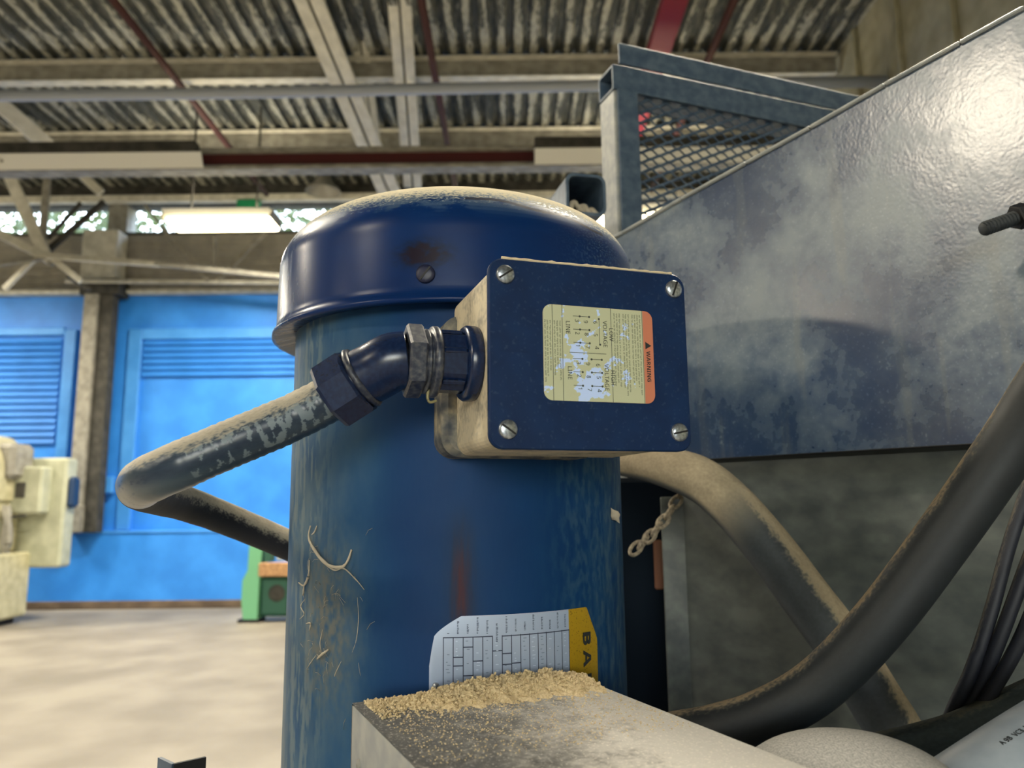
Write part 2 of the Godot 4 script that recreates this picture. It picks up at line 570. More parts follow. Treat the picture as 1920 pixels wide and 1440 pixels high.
func roof_steel() -> void:
	# purlins: Z sections with a pale lower flange
	for p: Array in [[-8.0, 0.225, "grey steel purlin under the corrugated roof, nearer of the two, above the pale pipe"], [-9.65, 0.3, "grey steel purlin under the corrugated roof, farther one just above the fluorescent fittings"]]:
		var t := thing("purlin", p[2], "purlin", Vector3(-8, ROOF - 0.01 - p[1], p[0]))
		obj("web", span(Vector3(-5, 0, -0.02), Vector3(11.66, p[1], 0.0)), M.grey_steel, t)
		obj("lower_flange", span(Vector3(-5, -0.012, -0.1), Vector3(11.66, 0.0, 0.02)), M.cream_steel, t)
		obj("upper_flange", span(Vector3(-5, p[1] - 0.03, 0.0), Vector3(11.66, p[1] - 0.015, 0.08)), M.cream_steel, t)
	# a pale pipe across the whole picture
	var st := mb(true)
	tube(st, [Vector3(-8, 5.36, -7.0), Vector3(-3, 5.365, -7.0), Vector3(1.0, 5.41, -7.0), Vector3(3.68, 5.42, -7.0)], func(_t, _l): return 0.055, 14)
	var o := obj("pale_pipe", done(st), M.pipe_white)
	tag(o, "long pale painted pipe crossing straight in front of the roof struts", "pipe")
	# red runs that follow the roof in depth
	o = obj("red_beam", span(Vector3(1.42, 5.92, -10.9), Vector3(1.66, 6.02, -5.5), 0.01), M.red)
	tag(o, "wide crimson beam running under the roof above the mesh guard", "beam")
	for p: Array in [[-3.62, "thin dark red pipe under the roof at the upper left"], [-0.80, "thin dark red pipe under the roof right of the pale struts"], [2.1, "thin dark red pipe under the roof right of the crimson beam"]]:
		st = mb(true)
		tube(st, [Vector3(p[0], 5.98, -10.9), Vector3(p[0], 5.98, -5.5)], func(_t, _l): return 0.04, 10)
		o = obj("red_pipe", done(st), M.rust_pipe)
		tag(o, p[1], "pipe", "thin red pipes under the roof")
	# pale double struts
	for s: Array in [
		[Vector3(-1.979, 6.346, -6.9), Vector3(-1.544, 5.354, -9.6), 0.30, "wide pale double strut slanting down behind the motor's cap, leftmost of three"],
		[Vector3(-1.6, 6.63, -7.3), Vector3(-1.7, 5.748, -9.3), 0.17, "narrow pale strut between the wide slanting strut and the steep double strut"],
		[Vector3(-1.087, 6.408, -7), Vector3(-1.274, 5.513, -9.6), 0.24, "steep pale double strut dropping to the motor's cap, rightmost of three"]]:
		var t := thing("roof_strut", s[3], "strut", s[1])
		var d: Vector3 = s[0] - s[1]
		var across := Vector3(1, 0, 0) - d.normalized() * d.normalized().x
		for k in [-1.0, 1.0]:
			var off: Vector3 = across.normalized() * k * (s[2] * 0.27)
			st = mb()
			bar(st, off, d + off, 0.05, s[2] * 0.44, across, 0.006)
			obj("angle_bar", done(st), M.cream_steel, t)
		st = mb()
		bar(st, Vector3(0, 0, -0.03), d + Vector3(0, 0, -0.03), 0.01, s[2] * 0.8, across)
		obj("gusset_plate", done(st), M.dark_steel, t)
	member(thing("roof_strut", "short pale strut at the picture's left edge below the pale pipe", "strut", Vector3(-5.965, 6.018, -9.4)), "angle_bar", Vector3(-6.37, 6.422, -8.6) - Vector3(-5.965, 6.018, -9.4), Vector3.ZERO, 0.2, M.cream_steel)
	var bell := thing("bell_reflector", "small grey bell shaped pendant under the dark roof edge left of the cap", "lamp", Vector3(-2.727, 5.922, -10.7))
	st = mb(true)
	lathe(st, [Vector2(0.26, 0.0), Vector2(0.24, 0.04), Vector2(0.14, 0.12), Vector2(0.1, 0.24), Vector2(0.03, 0.27), Vector2(0.001, 0.28)], 24)
	obj("shade", done(st), M.grey_steel, bell)
	obj("stem", span(Vector3(-0.02, 0.26, -0.02), Vector3(0.02, 0.4, 0.02)), M.dark_steel, bell)
	# the continuous beam with its maroon web, and fluorescent troughs on it
	var b := thing("light_beam", "long horizontal beam with a maroon web carrying the fluorescent troughs", "beam", Vector3(-2, 5.05, -8.1))
	obj("upper_flange", span(Vector3(-10, 0.2, -0.1), Vector3(5.69, 0.25, 0.1), 0.01), M.grey_steel, b)
	obj("web", span(Vector3(-10, 0.05, -0.06), Vector3(5.69, 0.2, 0.03)), M.maroon, b)
	obj("lower_flange", span(Vector3(-10, 0.0, -0.1), Vector3(5.69, 0.05, 0.1), 0.01), M.grey_steel, b)
	for s: Array in [[-9.0, -3.33, "unlit white fluorescent trough with a cut end at the left under the roof"], [0.27, 3.55, "unlit white fluorescent trough running behind the mesh guard"]]:
		var t := thing("light_trough", s[2], "light fitting", Vector3(s[0], 5.04, -7.9), 0.0, "unlit fluorescent troughs on the maroon beam")
		st = mb()
		bar(st, Vector3(0, 0.06, 0.02), Vector3(s[1] - s[0], 0.06, 0.02), 0.17, 0.02, Vector3(0, -0.55, 1))
		obj("diffuser", done(st), M.white, t)
		obj("housing", span(Vector3(0, 0.14, -0.05), Vector3(s[1] - s[0] - 0.06, 0.26, 0.08), 0.01), M.dark_steel, t)
		for x in [0.3, 0.62]:
			var kn := obj("knob", box_mesh(Vector3(0.035, 0.035, 0.035), 0.012), M.grey_steel, t, Vector3((s[1] - s[0]) * x, 0.06, 0.045))
			kn.rotation.x = 0.5
	# far truss at the left, and the web members under the left lamp
	var t1 := thing("roof_truss", "pale steel truss node with fanned web members at the far left", "truss", Vector3(-6.491, 4.873, -10.3))
	var base := t1.position
	for s: Array in [
		["web_member", Vector3(-7.111, 6.134, -10.3), Vector3(-6.445, 4.857, -10.3), 0.16, 0], ["web_member", Vector3(-6.548, 6.146, -10.34), Vector3(-6.536, 4.949, -10.34), 0.1, 1], ["web_member", Vector3(-7.255, 5.261, -10.28), Vector3(-6.385, 4.804, -10.28), 0.12, 0],
		["web_member", Vector3(-5.744, 5.684, -10.4), Vector3(-6.471, 4.984, -10.4), 0.09, 2], ["web_member", Vector3(-6.052, 5.655, -10.36), Vector3(-6.474, 5.126, -10.36), 0.05, 2], ["web_member", Vector3(-6.433, 4.888, -10.3), Vector3(-5.928, 4.484, -10.3), 0.08, 0],
		["web_member", Vector3(-6.564, 4.858, -10.3), Vector3(-6.979, 4.389, -10.3), 0.08, 0], ["lower_chord", Vector3(-7.262, 4.715, -10.26), Vector3(-6.419, 4.828, -10.26), 0.08, 1], ["lower_chord", Vector3(-6.569, 4.86, -10.26), Vector3(-4.835, 4.704, -10.26), 0.08, 0],
		["lower_chord", Vector3(-4.909, 4.713, -10.26), Vector3(-2.916, 4.486, -10.26), 0.07, 1], ["web_member", Vector3(-6.25, 6.216, -10.5), Vector3(-5.855, 5.855, -10.5), 0.12, 0], ["gusset_plate", Vector3(-6.684, 5.009, -10.33), Vector3(-6.323, 4.773, -10.33), 0.16, 1],
		["web_member", Vector3(-6.17, 4.594, -10.4), Vector3(-5.857, 4.391, -10.4), 0.06, 2]]:
		member(t1, s[0], s[1] - base, s[2] - base, s[3], [M.cream_steel, M.grey_steel, M.dark_steel][s[4]])
	var t2 := thing("wall_brace", "thin pale braces crossing the grey siding beneath the left lamp", "brace", Vector3(-4.326, 4.646, -10.9))
	base = t2.position
	for s: Array in [[Vector3(-5.131, 5.469, -10.9), Vector3(-4.403, 4.631, -10.9), 0.07], [Vector3(-4.37, 5.369, -10.92), Vector3(-4.347, 4.895, -10.92), 0.06], [Vector3(-3.625, 5.387, -10.9), Vector3(-4.281, 4.678, -10.9), 0.09], [Vector3(-5.481, 5.886, -11), Vector3(-5.137, 5.473, -11), 0.04]]:
		member(t2, "brace", s[0] - base, s[1] - base, s[2], M.grey_steel, 0.03)
	member(t2, "tie_bar", Vector3(-6.508, 4.678, -10.9) - base, Vector3(-3.096, 4.617, -10.9) - base, 0.06, M.cream_steel, 0.03)
	# the column in the blue wall
	var col := thing("wall_column", "tall steel column with a pale left flange against the blue wall", "column", Vector3(-6.04, 0, -11.0))
	obj("pale_flange", span(Vector3(-0.2, 1.06, -0.18), Vector3(0.0, 4.5, 0.06), 0.01), M.grey_steel, col)
	obj("dark_web", span(Vector3(0.0, 1.06, -0.18), Vector3(0.2, 4.5, 0.0), 0.01), M.dark_steel, col)
	obj("foot", span(Vector3(-0.24, 1.06, -0.2), Vector3(0.02, 1.45, 0.1), 0.02), M.grey_steel, col)
	obj("upper_shaft", span(Vector3(-0.32, 4.72, -0.3), Vector3(0.2, 5.5, 0.0), 0.01), M.cream_steel, col)
	obj("cap_plate", span(Vector3(-0.3, 4.5, -0.3), Vector3(0.28, 4.74, 0.02), 0.01), M.dark_steel, col)
	# small green sign over the lamp
	o = obj("exit_sign", span(Vector3(-4.133, 5.836, -11.1), Vector3(-3.785, 5.992, -11.2), 0.01), paint(Color(0.1, 0.55, 0.36), 0.5))
	tag(o, "small green sign in the window strip above the left lamp", "sign")

# ---------------------------------------------------------------- machines in the hall
func hall_machines() -> void:
	var z := -9.6
	var at := Vector3(-6.72, 0, z)
	var t := thing("power_press", "old cream painted press with a rounded head at the left edge", "machine", at)
	# head: a rounded casting seen from its side
	var head := PackedVector2Array()
	for i in 13:
		var a := PI / 2 * i / 12.0
		head.append(Vector2(0.08 + 0.36 * cos(a), 1.82 + 0.5 * sin(a)))
	head.append_array(PackedVector2Array([Vector2(-0.7, 2.3), Vector2(-0.7, 1.5), Vector2(0.44, 1.5)]))
	obj("head", ring_bar(head, 0.6, 0.03), M.cream_paint, t, Vector3(0.06, 0, 0.25))
	obj("head_band", span(Vector3(0.3, 1.75, -0.35), Vector3(0.6, 2.2, 0.1), 0.06), M.grey_steel, t)
	obj("column", span(Vector3(-0.7, 0.85, -0.35), Vector3(0.46, 1.6, 0.22), 0.05), M.cream_paint, t)
	obj("bronze_slide", span(Vector3(0.16, 1.16, 0.2), Vector3(0.25, 1.36, 0.3), 0.02), M.copper, t)
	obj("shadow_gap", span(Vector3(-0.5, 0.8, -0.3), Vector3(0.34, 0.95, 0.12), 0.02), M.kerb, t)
	for x: Array in [[-0.3, 0.2, 0.32, 0.9], [0.2, 0.38, 0.18, 0.86], [0.38, 0.62, 0.3, 0.86]]:
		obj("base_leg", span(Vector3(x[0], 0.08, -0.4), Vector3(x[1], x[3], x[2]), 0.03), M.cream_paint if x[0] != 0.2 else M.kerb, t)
	obj("foot", span(Vector3(-0.2, 0, -0.35), Vector3(0.5, 0.1, 0.2), 0.02), M.black, t)
	obj("rear_cabinet", span(Vector3(0.3, 0.66, -0.62), Vector3(1.0, 2.04, -0.36), 0.03), M.pale_panel, t)
	obj("switch_panel", span(Vector3(0.42, 1.33, -0.36), Vector3(0.84, 1.92, -0.12), 0.03), M.pale_panel, t)
	obj("display_window", span(Vector3(0.52, 1.53, -0.13), Vector3(0.64, 1.72, -0.1), 0.008), M.dark_steel, t)
	obj("side_motor", span(Vector3(0.98, 1.4, -0.6), Vector3(1.07, 1.8, -0.4), 0.04), paint(Color(0.07, 0.2, 0.35), 0.6), t)
	var st := mb()
	bar(st, Vector3(0.42, 1.27, 0), Vector3(0.74, 1.31, 0), 0.03, 0.03)
	obj("lever", done(st), M.dark_steel, t)
	for k in 2:
		st = mb(true)
		tube(st, smooth_path([Vector3(0.44 + k * 0.06, 1.42, -0.02), Vector3(0.56, 1.25, 0.05), Vector3(0.6 - k * 0.06, 1.0, 0.05), Vector3(0.52 + k * 0.04, 0.86, 0.02)]), func(_t, _l): return 0.045, 10)
		obj("cable_duct", done(st), M.grey_steel, t)

	t = thing("green_bench", "green cast bench frame with a wooden beam beside the motor", "machine", Vector3(-3.03, 0, -9.7))
	var leg := PackedVector2Array([Vector2(-0.05, 1.05), Vector2(-0.22, 1.05), Vector2(-0.23, 0.62), Vector2(-0.29, 0.5), Vector2(-0.29, 0.25), Vector2(-0.26, 0.03), Vector2(-0.09, 0.03), Vector2(-0.08, 0.6)])
	st = mb()
	var tri_ids := Geometry2D.triangulate_polygon(leg)
	for k in range(0, tri_ids.size(), 3):
		for zz in [0.0, -0.25]:
			tri(st, Vector3(leg[tri_ids[k]].x, leg[tri_ids[k]].y, zz), Vector3(leg[tri_ids[k + 1]].x, leg[tri_ids[k + 1]].y, zz), Vector3(leg[tri_ids[k + 2]].x, leg[tri_ids[k + 2]].y, zz), Vector3(-0.17, 0.6, -0.125))
	for k in leg.size():
		var a := leg[k]
		var b := leg[(k + 1) % leg.size()]
		quad(st, Vector3(a.x, a.y, 0), Vector3(b.x, b.y, 0), Vector3(b.x, b.y, -0.25), Vector3(a.x, a.y, -0.25), Vector3(-0.16, 0.55, -0.125))
	obj("end_frame", done(st), M.green_light, t)
	obj("dark_upright", span(Vector3(-0.04, 0.72, -0.2), Vector3(0.04, 1.05, -0.02)), M.green_dark, t)
	obj("wooden_beam", span(Vector3(-0.08, 0.55, -0.1), Vector3(1.4, 0.71, 0.06), 0.01), M.wood, t)
	obj("back_sheet", span(Vector3(0.04, 0.72, -0.3), Vector3(1.4, 1.1, -0.27)), M.cream_steel, t)
	obj("gear_case", span(Vector3(-0.1, 0.06, -0.3), Vector3(0.28, 0.55, -0.06), 0.04), M.green_dark, t)
	obj("rear_rail", span(Vector3(0.1, 0.28, -0.5), Vector3(1.4, 0.53, -0.3), 0.02), M.green_dark, t)
	st = mb(true)
	lathe(st, [Vector2(0.001, 0), Vector2(0.05, 0), Vector2(0.1, -0.01), Vector2(0.105, -0.04)], 20, Transform3D(Basis(Vector3.RIGHT, PI / 2), Vector3(0.12, 0.34, -0.04)))
	obj("hand_wheel", done(st), M.dark_steel, t)
	obj("tie_rod", span(Vector3(0.1, 0.27, -0.2), Vector3(1.4, 0.32, -0.15)), M.copper, t)
	obj("foot", span(Vector3(-0.32, 0, -0.25), Vector3(-0.06, 0.04, 0.02)), M.black, t)

# ---------------------------------------------------------------- the machine that carries the motor
func machine_bed() -> void:
	var st := mb()
	box(st, Vector3(0.45, 0.5, -0.475), Vector3(1.6, 1.0, 0.75), 0.01)
	box(st, Vector3(0.52, 0.5, -1.175), Vector3(1.36, 1.0, 0.66), 0.01)
	var o := obj("machine_bed", done(st), M.steel_blue)
	tag(o, "blue machine bed below the motor, cut off by the bottom edge", "machine bed")
	# an angle iron at the bottom left
	var t := thing("angle_iron", "short dark upright of angle iron at the bottom left of the motor", "bracket", Vector3(-0.183, BED, -0.44))
	for s: Array in [[-48.0, M.steel_blue], [48.0, M.black]]:  # legs coloured as a lit left face and a shaded right face
		var d := Vector3(sin(deg_to_rad(s[0])), 0, -cos(deg_to_rad(s[0])))
		st = mb()
		bar(st, Vector3(0, 0.108, 0), Vector3(0, 0.108, 0) + d * 0.017, 0.002, 0.217)
		obj("leg", done(st), s[1], t)

func motor() -> void:
	var t := thing("electric_motor", "large navy blue electric motor standing upright with a domed dusty cap", "motor", MOTOR)
	# barrel with streaks of dust on its left flank
	var skin := baked(768, 384, func(u: float, v: float) -> Array:
		var a := u * 360.0 - 180.0
		var y := 1.0 + v * 0.5
		var c := Color(0.02, 0.185, 0.36).lerp(Color(0.03, 0.22, 0.40), n2(a * 0.02, y * 6.0))
		var side := smoothstep(-18.0, -55.0, a) * 1.15 + smoothstep(20.0, 80.0, a) * 0.55
		var streak := n2(a * 0.22, y * 5.0) * 0.55 + n2(a * 0.35, y * 35.0 + 7.0) * 0.55
		var k := clampf(side * smoothstep(0.25, 0.75, streak) * 0.72, 0.0, 0.75)
		var film := smoothstep(-8.0, -40.0, a) * (0.35 + 0.65 * n2(a * 0.05, y * 14.0)) * 0.62
		c = c.lerp(Color(0.48, 0.50, 0.49), maxf(k, film))
		var web := exp(-pow((a + 38.0) / 11.0, 2.0) - pow((y - 1.275) / 0.05, 2.0))
		c = c.lerp(Color(0.42, 0.40, 0.36), clampf(web * n2(a * 0.4, y * 90.0) * 1.2, 0.0, 0.8))
		var stain := exp(-pow((a - 5.0) / 3.2, 2.0)) * smoothstep(1.36, 1.31, y) * smoothstep(1.25, 1.29, y)
		c = c.lerp(Color(0.33, 0.14, 0.14), stain * (0.35 + 0.5 * n2(a * 0.5, y * 20.0)))
		var low := smoothstep(25.0, 45.0, a) * smoothstep(0.35, 0.8, n2(a * 0.3, y * 60.0)) * 0.25
		c = c.lerp(Color(0.5, 0.5, 0.46), low)
		return [c, clampf(0.55 + maxf(k, film) * 0.3 + 0.1 * n2(a, y * 50.0) - 0.3 * smoothstep(-45.0, -70.0, a), 0.2, 0.9), 0.0])
	var st := mb(true)
	lathe(st, [Vector2(0.13, 0.0), Vector2(0.13, 0.125), Vector2(0.13, 0.25), Vector2(0.13, 0.375), Vector2(0.13, 0.5)], 96, Transform3D.IDENTITY, -PI, PI)
	skin.metallic_specular = 0.32
	obj("barrel", done(st), skin, t)
	# fan cover: rolled rim, straight wall, wide shoulder, almost flat crown
	var prof := [Vector2(0.125, 0.486), Vector2(0.1445, 0.481), Vector2(0.1478, 0.4815), Vector2(0.1478, 0.4842), Vector2(0.1456, 0.4868), Vector2(0.1447, 0.49)]
	for i in 8: prof.append(Vector2(0.1447 - i * 0.0001, 0.493 + i * 0.0055))
	for i in 25:
		var a := PI / 2 * i / 24.0
		prof.append(Vector2(0.082 + 0.062 * cos(a), 0.534 + 0.046 * sin(a)))
	for i in 8: prof.append(Vector2(0.082 * (1.0 - (i + 1) / 8.0), 0.580 + 0.010 * (1.0 - pow(1.0 - (i + 1) / 8.0, 2.0))))
	var np := prof.size()
	var cover := baked(1024, 512, func(u: float, v: float) -> Array:
		var a := u * 360.0 - 180.0
		var j := clampi(int(v * (np - 1)), 1, np - 2)
		var d: Vector2 = prof[j + 1] - prof[j - 1]
		var up := -d.x / maxf(d.length(), 1e-6) if v * (np - 1) > 5.0 else 0.0
		var p: Vector2 = prof[j].lerp(prof[j + 1], v * (np - 1) - j)
		var grain := n2(a * 0.5, v * 60.0) * 0.5 + n2(a * 2.2, v * 220.0) * 0.5
		var c := Color(0.03, 0.145, 0.33).lerp(Color(0.04, 0.17, 0.365), n2(a * 0.03, v * 5.0))
		var dust := smoothstep(0.42, 0.74, up + (grain - 0.5) * 0.45 + 0.2 * smoothstep(25.0, 70.0, a) + 0.1 * smoothstep(-25.0, -70.0, a))
		dust = maxf(dust, 0.35 * smoothstep(0.1, 0.6, up) * smoothstep(0.35, 0.7, n2(a * 0.06, v * 9.0 + 3.0)))
		dust = maxf(dust, 0.45 * smoothstep(-40.0, -75.0, a) * n2(a * 0.3, v * 3.0))  # paler left flank, partly standing in for the highlight there
		dust = maxf(dust, 0.35 * smoothstep(25.0, 60.0, a) * smoothstep(0.5, 0.8, n2(a * 0.9, v * 80.0)))
		c = c.lerp(Color(0.86, 0.81, 0.69).lerp(Color(0.74, 0.70, 0.60), grain), dust)
		var sx := (a + 5.0) * 0.0025
		var stain := exp(-pow(sx / 0.014, 2.0) - pow((p.y - 0.514) / 0.0075, 2.0)) * (0.3 + 1.3 * n2(a * 0.25, p.y * 160.0 + 5.0))
		c = c.lerp(Color(0.13, 0.07, 0.1), clampf(stain * 1.4, 0.0, 0.85))
		# a run in the paint that crosses the right shoulder
		var line := absf(p.y - (0.5565 - 0.00022 * (a - 5.0) - 0.0011 * sin(a * 0.3)))
		if a > 6.0 and a < 52.0 and line < 0.0012: c = c.lerp(Color(0.03, 0.05, 0.13), 0.7)
		return [c, clampf(0.30 + dust * 0.6 - 0.1 * smoothstep(-35.0, -60.0, a), 0.0, 1.0), 0.0])
	st = mb(true)
	lathe(st, prof, 128, Transform3D.IDENTITY, -PI, PI)
	cover.metallic_specular = 0.3
	obj("fan_cover", done(st), cover, t)
	# screw on the cover's side
	var th := deg_to_rad(-4.3)
	var sc := screw(0.0062, paint(Color(0.09, 0.11, 0.22), 0.45), t)
	sc.transform = Transform3D(Basis(Vector3.UP, th), Vector3(sin(th), 0, cos(th)) * 0.1447 + Vector3(0, 0.5, 0))
	st = mb(true)
	var lump := Vector3(0.072, 1.343, -0.5711) - MOTOR
	lathe(st, [Vector2(0.0001, 0.007), Vector2(0.0012, 0.0045), Vector2(0.0035, 0.002), Vector2(0.0038, -0.001), Vector2(0.0018, -0.0025), Vector2(0.0001, -0.006)], 7, Transform3D(Basis(Vector3.BACK, 0.5), lump + Vector3(0.002, 0, 0.002)))
	obj("dust_clump", done(st), M.web, t)
	nameplate(t)

func screw(r: float, m: Material, parent: Node) -> Node3D:
	# a domed slotted head that looks along z
	var s := Node3D.new()
	s.name = "screw"
	parent.add_child(s, true)
	var st := mb(true)
	lathe(st, [Vector2(r, -0.002), Vector2(r, r * 0.25), Vector2(r * 0.93, r * 0.36), Vector2(r * 0.6, r * 0.46), Vector2(0.0001, r * 0.5)], 28, Transform3D(Basis(Vector3.RIGHT, PI / 2), Vector3.ZERO))
	obj("screw_head", done(st), m, s)
	var sl := obj("slot", box_mesh(Vector3(r * 1.7, r * 0.2, r * 0.14), 0.0, Vector3(0, 0, r * 0.44)), M.black, s)
	sl.rotation.z = 0.9
	return s

func nameplate(t: Node3D) -> void:
	var plate := Node3D.new()
	plate.name = "nameplate"
	t.add_child(plate, true)
	plate.set_meta("label", "bent silver nameplate with a printed grid and yellow band")
	var px := 768
	var im := Image.create(px, 384, false, Image.FORMAT_RGB8)
	im.fill(Color(0.66, 0.72, 0.82))
	var X := func(deg: float) -> int: return int((deg + 4.0) / 54.0 * px)
	var Y := func(y: float) -> int: return int((0.2855 - y) / 0.0755 * 384)
	var ink := Color(0.17, 0.2, 0.3)
	var rng := RandomNumberGenerator.new()
	rng.seed = 3
	im.fill_rect(Rect2i(X.call(37.6), 0, px, 384), Color(0.72, 0.58, 0.12))
	for i in 700:
		var x := rng.randi_range(X.call(37.6), px - 4)
		im.fill_rect(Rect2i(x, rng.randi_range(0, 380), rng.randi_range(1, 4), rng.randi_range(1, 4)), Color(0.6, 0.47, 0.1) if i % 3 else Color(0.45, 0.36, 0.1))
	for i in 15:
		im.fill_rect(Rect2i(X.call(0.1 + i * 2.68) - 1, Y.call(0.2708), 3, 400), ink)
	im.fill_rect(Rect2i(X.call(0.1), Y.call(0.2708), X.call(13.5) - X.call(0.1), 3), ink)
	im.fill_rect(Rect2i(X.call(16.2), Y.call(0.2706), X.call(37.6) - X.call(16.2), 3), ink)
	for q: Array in [[1, 0.259], [1, 0.254], [2, 0.265], [3, 0.2565], [5, 0.262], [6, 0.26], [6, 0.2535], [7, 0.254], [2, 0.248]]:
		im.fill_rect(Rect2i(X.call(0.1 + q[0] * 2.68), Y.call(q[1]), X.call(2.68) - X.call(0.0), 3), ink)
	# rows of small stamped print, read from top to bottom
	for i in 14:
		var x: int = X.call(0.1 + i * 2.68 + 1.34)
		var y: int = Y.call(0.2822 - 0.002 * (i % 3))
		var stop: int = Y.call(0.2725 - (0.006 if i == 5 else 0.0))
		if i == 0: y = stop - 4
		while y < stop:
			im.fill_rect(Rect2i(x - 4, y, rng.randi_range(5, 8), 2), ink.lerp(Color(0.66, 0.72, 0.82), rng.randf_range(0.0, 0.4)))
			y += rng.randi_range(3, 5)
		y = Y.call(0.2685)
		while y < 380:
			if rng.randf() < 0.55: im.fill_rect(Rect2i(x - rng.randi_range(4, 9), y, rng.randi_range(6, 14), 2), Color(0.83, 0.88, 0.95) if i % 2 else Color(0.45, 0.5, 0.6))
			y += rng.randi_range(8, 16)
	var m := paint(Color.WHITE, 0.38, 0.15)
	m.albedo_texture = ImageTexture.create_from_image(im)
	var rows := [[], [], []]
	var uvs := [[], [], []]
	for i in 81:
		var deg := -3.7 + 53.5 * i / 80.0
		var top := 0.2835
		if deg < -2.6: top = lerpf(0.254, 0.2705, (deg + 3.7) / 1.1)
		elif deg < 5.0: top = lerpf(0.2705, 0.2835, pow((deg + 2.6) / 7.6, 0.7))
		elif deg > 45.0: top = lerpf(0.2835, 0.262, (deg - 45.0) / 4.8)
		for k in 3:
			var y: float = [top, 0.215, 0.215][k]
			var r: float = [0.1312, 0.1312, 0.1299][k]
			rows[k].append(Vector3(sin(deg_to_rad(deg)) * r, y, cos(deg_to_rad(deg)) * r))
			uvs[k].append(Vector2((deg + 4.0) / 54.0, (0.2855 - y) / 0.0755))
	var st := mb(true)
	sheet(st, rows, uvs)
	obj("plate", done(st), m, plate)
	var letters := "BALDOR"
	for i in letters.length():
		var deg := deg_to_rad(44.6)
		var l := obj("letter", words(letters[i], 0.0075, 0.0004, "Droid Sans", true), M.ink, plate)
		l.transform = Transform3D(Basis(Vector3.UP, deg) * Basis(Vector3.BACK, -PI / 2) * Basis.from_scale(Vector3(1.55, 1, 1)), Vector3(sin(deg), 0, cos(deg)) * 0.1316 + Vector3(0, 0.2635 - i * 0.0128, 0))
	st = mb(true)
	lathe(st, [Vector2(0.0022, -0.001), Vector2(0.002, 0.0008), Vector2(0.0012, 0.0016), Vector2(0.0001, 0.0019)], 14, Transform3D(Basis(Vector3.UP, deg_to_rad(-1.9)) * Basis(Vector3.RIGHT, PI / 2), Vector3(sin(deg_to_rad(-1.9)), 0, cos(deg_to_rad(-1.9))) * 0.1312 + Vector3(0, 0.2425, 0)))
	obj("rivet", done(st), M.chrome, plate)

	# a torn cobweb hanging on the barrel's left flank
	st = mb(true)
	var strands := [
		[Vector3(-0.1389, 1.339, -0.5376), Vector3(-0.1393, 1.331, -0.5358), Vector3(-0.1323, 1.322, -0.5279), Vector3(-0.1217, 1.314, -0.5183), Vector3(-0.1115, 1.313, -0.5118), Vector3(-0.1072, 1.317, -0.5106), Vector3(-0.105, 1.324, -0.5112)],
		[Vector3(-0.1334, 1.339, -0.5329), Vector3(-0.1347, 1.335, -0.5327), Vector3(-0.1369, 1.333, -0.5335)],
		[Vector3(-0.1377, 1.327, -0.5342), Vector3(-0.1295, 1.318, -0.5255), Vector3(-0.1176, 1.311, -0.5162), Vector3(-0.1098, 1.312, -0.512), Vector3(-0.1013, 1.305, -0.5099), Vector3(-0.0957, 1.299, -0.5085)],
		[Vector3(-0.1387, 1.316, -0.5366), Vector3(-0.1387, 1.306, -0.5352), Vector3(-0.143, 1.299, -0.5412), Vector3(-0.1492, 1.3, -0.5504)],
		[Vector3(-0.143, 1.299, -0.5412), Vector3(-0.1443, 1.292, -0.5443)],
		[Vector3(-0.1421, 1.29, -0.5418), Vector3(-0.1455, 1.285, -0.5441), Vector3(-0.1427, 1.28, -0.5424), Vector3(-0.1468, 1.276, -0.5473)],
		[Vector3(-0.1404, 1.274, -0.5398), Vector3(-0.136, 1.275, -0.534), Vector3(-0.1373, 1.27, -0.5366)],
		[Vector3(-0.1296, 1.253, -0.5295), Vector3(-0.1251, 1.257, -0.5233), Vector3(-0.1208, 1.26, -0.5226)],
		[Vector3(-0.1259, 1.272, -0.5265), Vector3(-0.1274, 1.264, -0.5264), Vector3(-0.1267, 1.258, -0.5271)],
		[Vector3(-0.1005, 1.294, -0.5106), Vector3(-0.0993, 1.281, -0.5095), Vector3(-0.1005, 1.268, -0.5101), Vector3(-0.1034, 1.26, -0.5121)],
		[Vector3(-0.111, 1.254, -0.5162), Vector3(-0.1146, 1.247, -0.5178), Vector3(-0.1158, 1.244, -0.5192)],
		[Vector3(-0.1386, 1.245, -0.538), Vector3(-0.1341, 1.251, -0.5322), Vector3(-0.131, 1.255, -0.5307)]]
	for i in strands.size():
		var thick: float = [0.0011, 0.0005, 0.0005, 0.0008, 0.0006, 0.0004, 0.0005, 0.001, 0.0003, 0.00022, 0.0003, 0.0003][i]
		tube(st, smooth_path(strands[i], 6), func(u: float, l: float) -> float: return thick * (0.35 + 0.65 * sin(PI * clampf(u, 0.08, 0.92))) * (0.75 + 0.5 * n2(l * 300.0, i)), 6)
	var rng2 := RandomNumberGenerator.new()
	rng2.seed = 21
	for i in 46:
		var a := deg_to_rad(rng2.randfn(-37.0, 7.0))
		var y := 1.275 + rng2.randfn(0.0, 0.03)
		var b := a + deg_to_rad(rng2.randf_range(-2.5, 2.5))
		var y2 := y + rng2.randf_range(-0.008, 0.008)
		var r := rng2.randf_range(0.1305, 0.1325)
		tube(st, [MOTOR * Vector3(1, 0, 1) + Vector3(sin(a) * r, y, cos(a) * r), MOTOR * Vector3(1, 0, 1) + Vector3(sin((a + b) / 2) * 0.132, (y + y2) / 2 + 0.001, cos((a + b) / 2) * 0.132), MOTOR * Vector3(1, 0, 1) + Vector3(sin(b) * 0.1305, y2, cos(b) * 0.1305)], func(_u, _l): return 0.00012, 4)
	var web := obj("cobweb", done(st), M.web)
	tag(web, "torn dusty cobweb clinging to the left flank of the navy motor", "cobweb")
	web.set_meta("kind", "stuff")

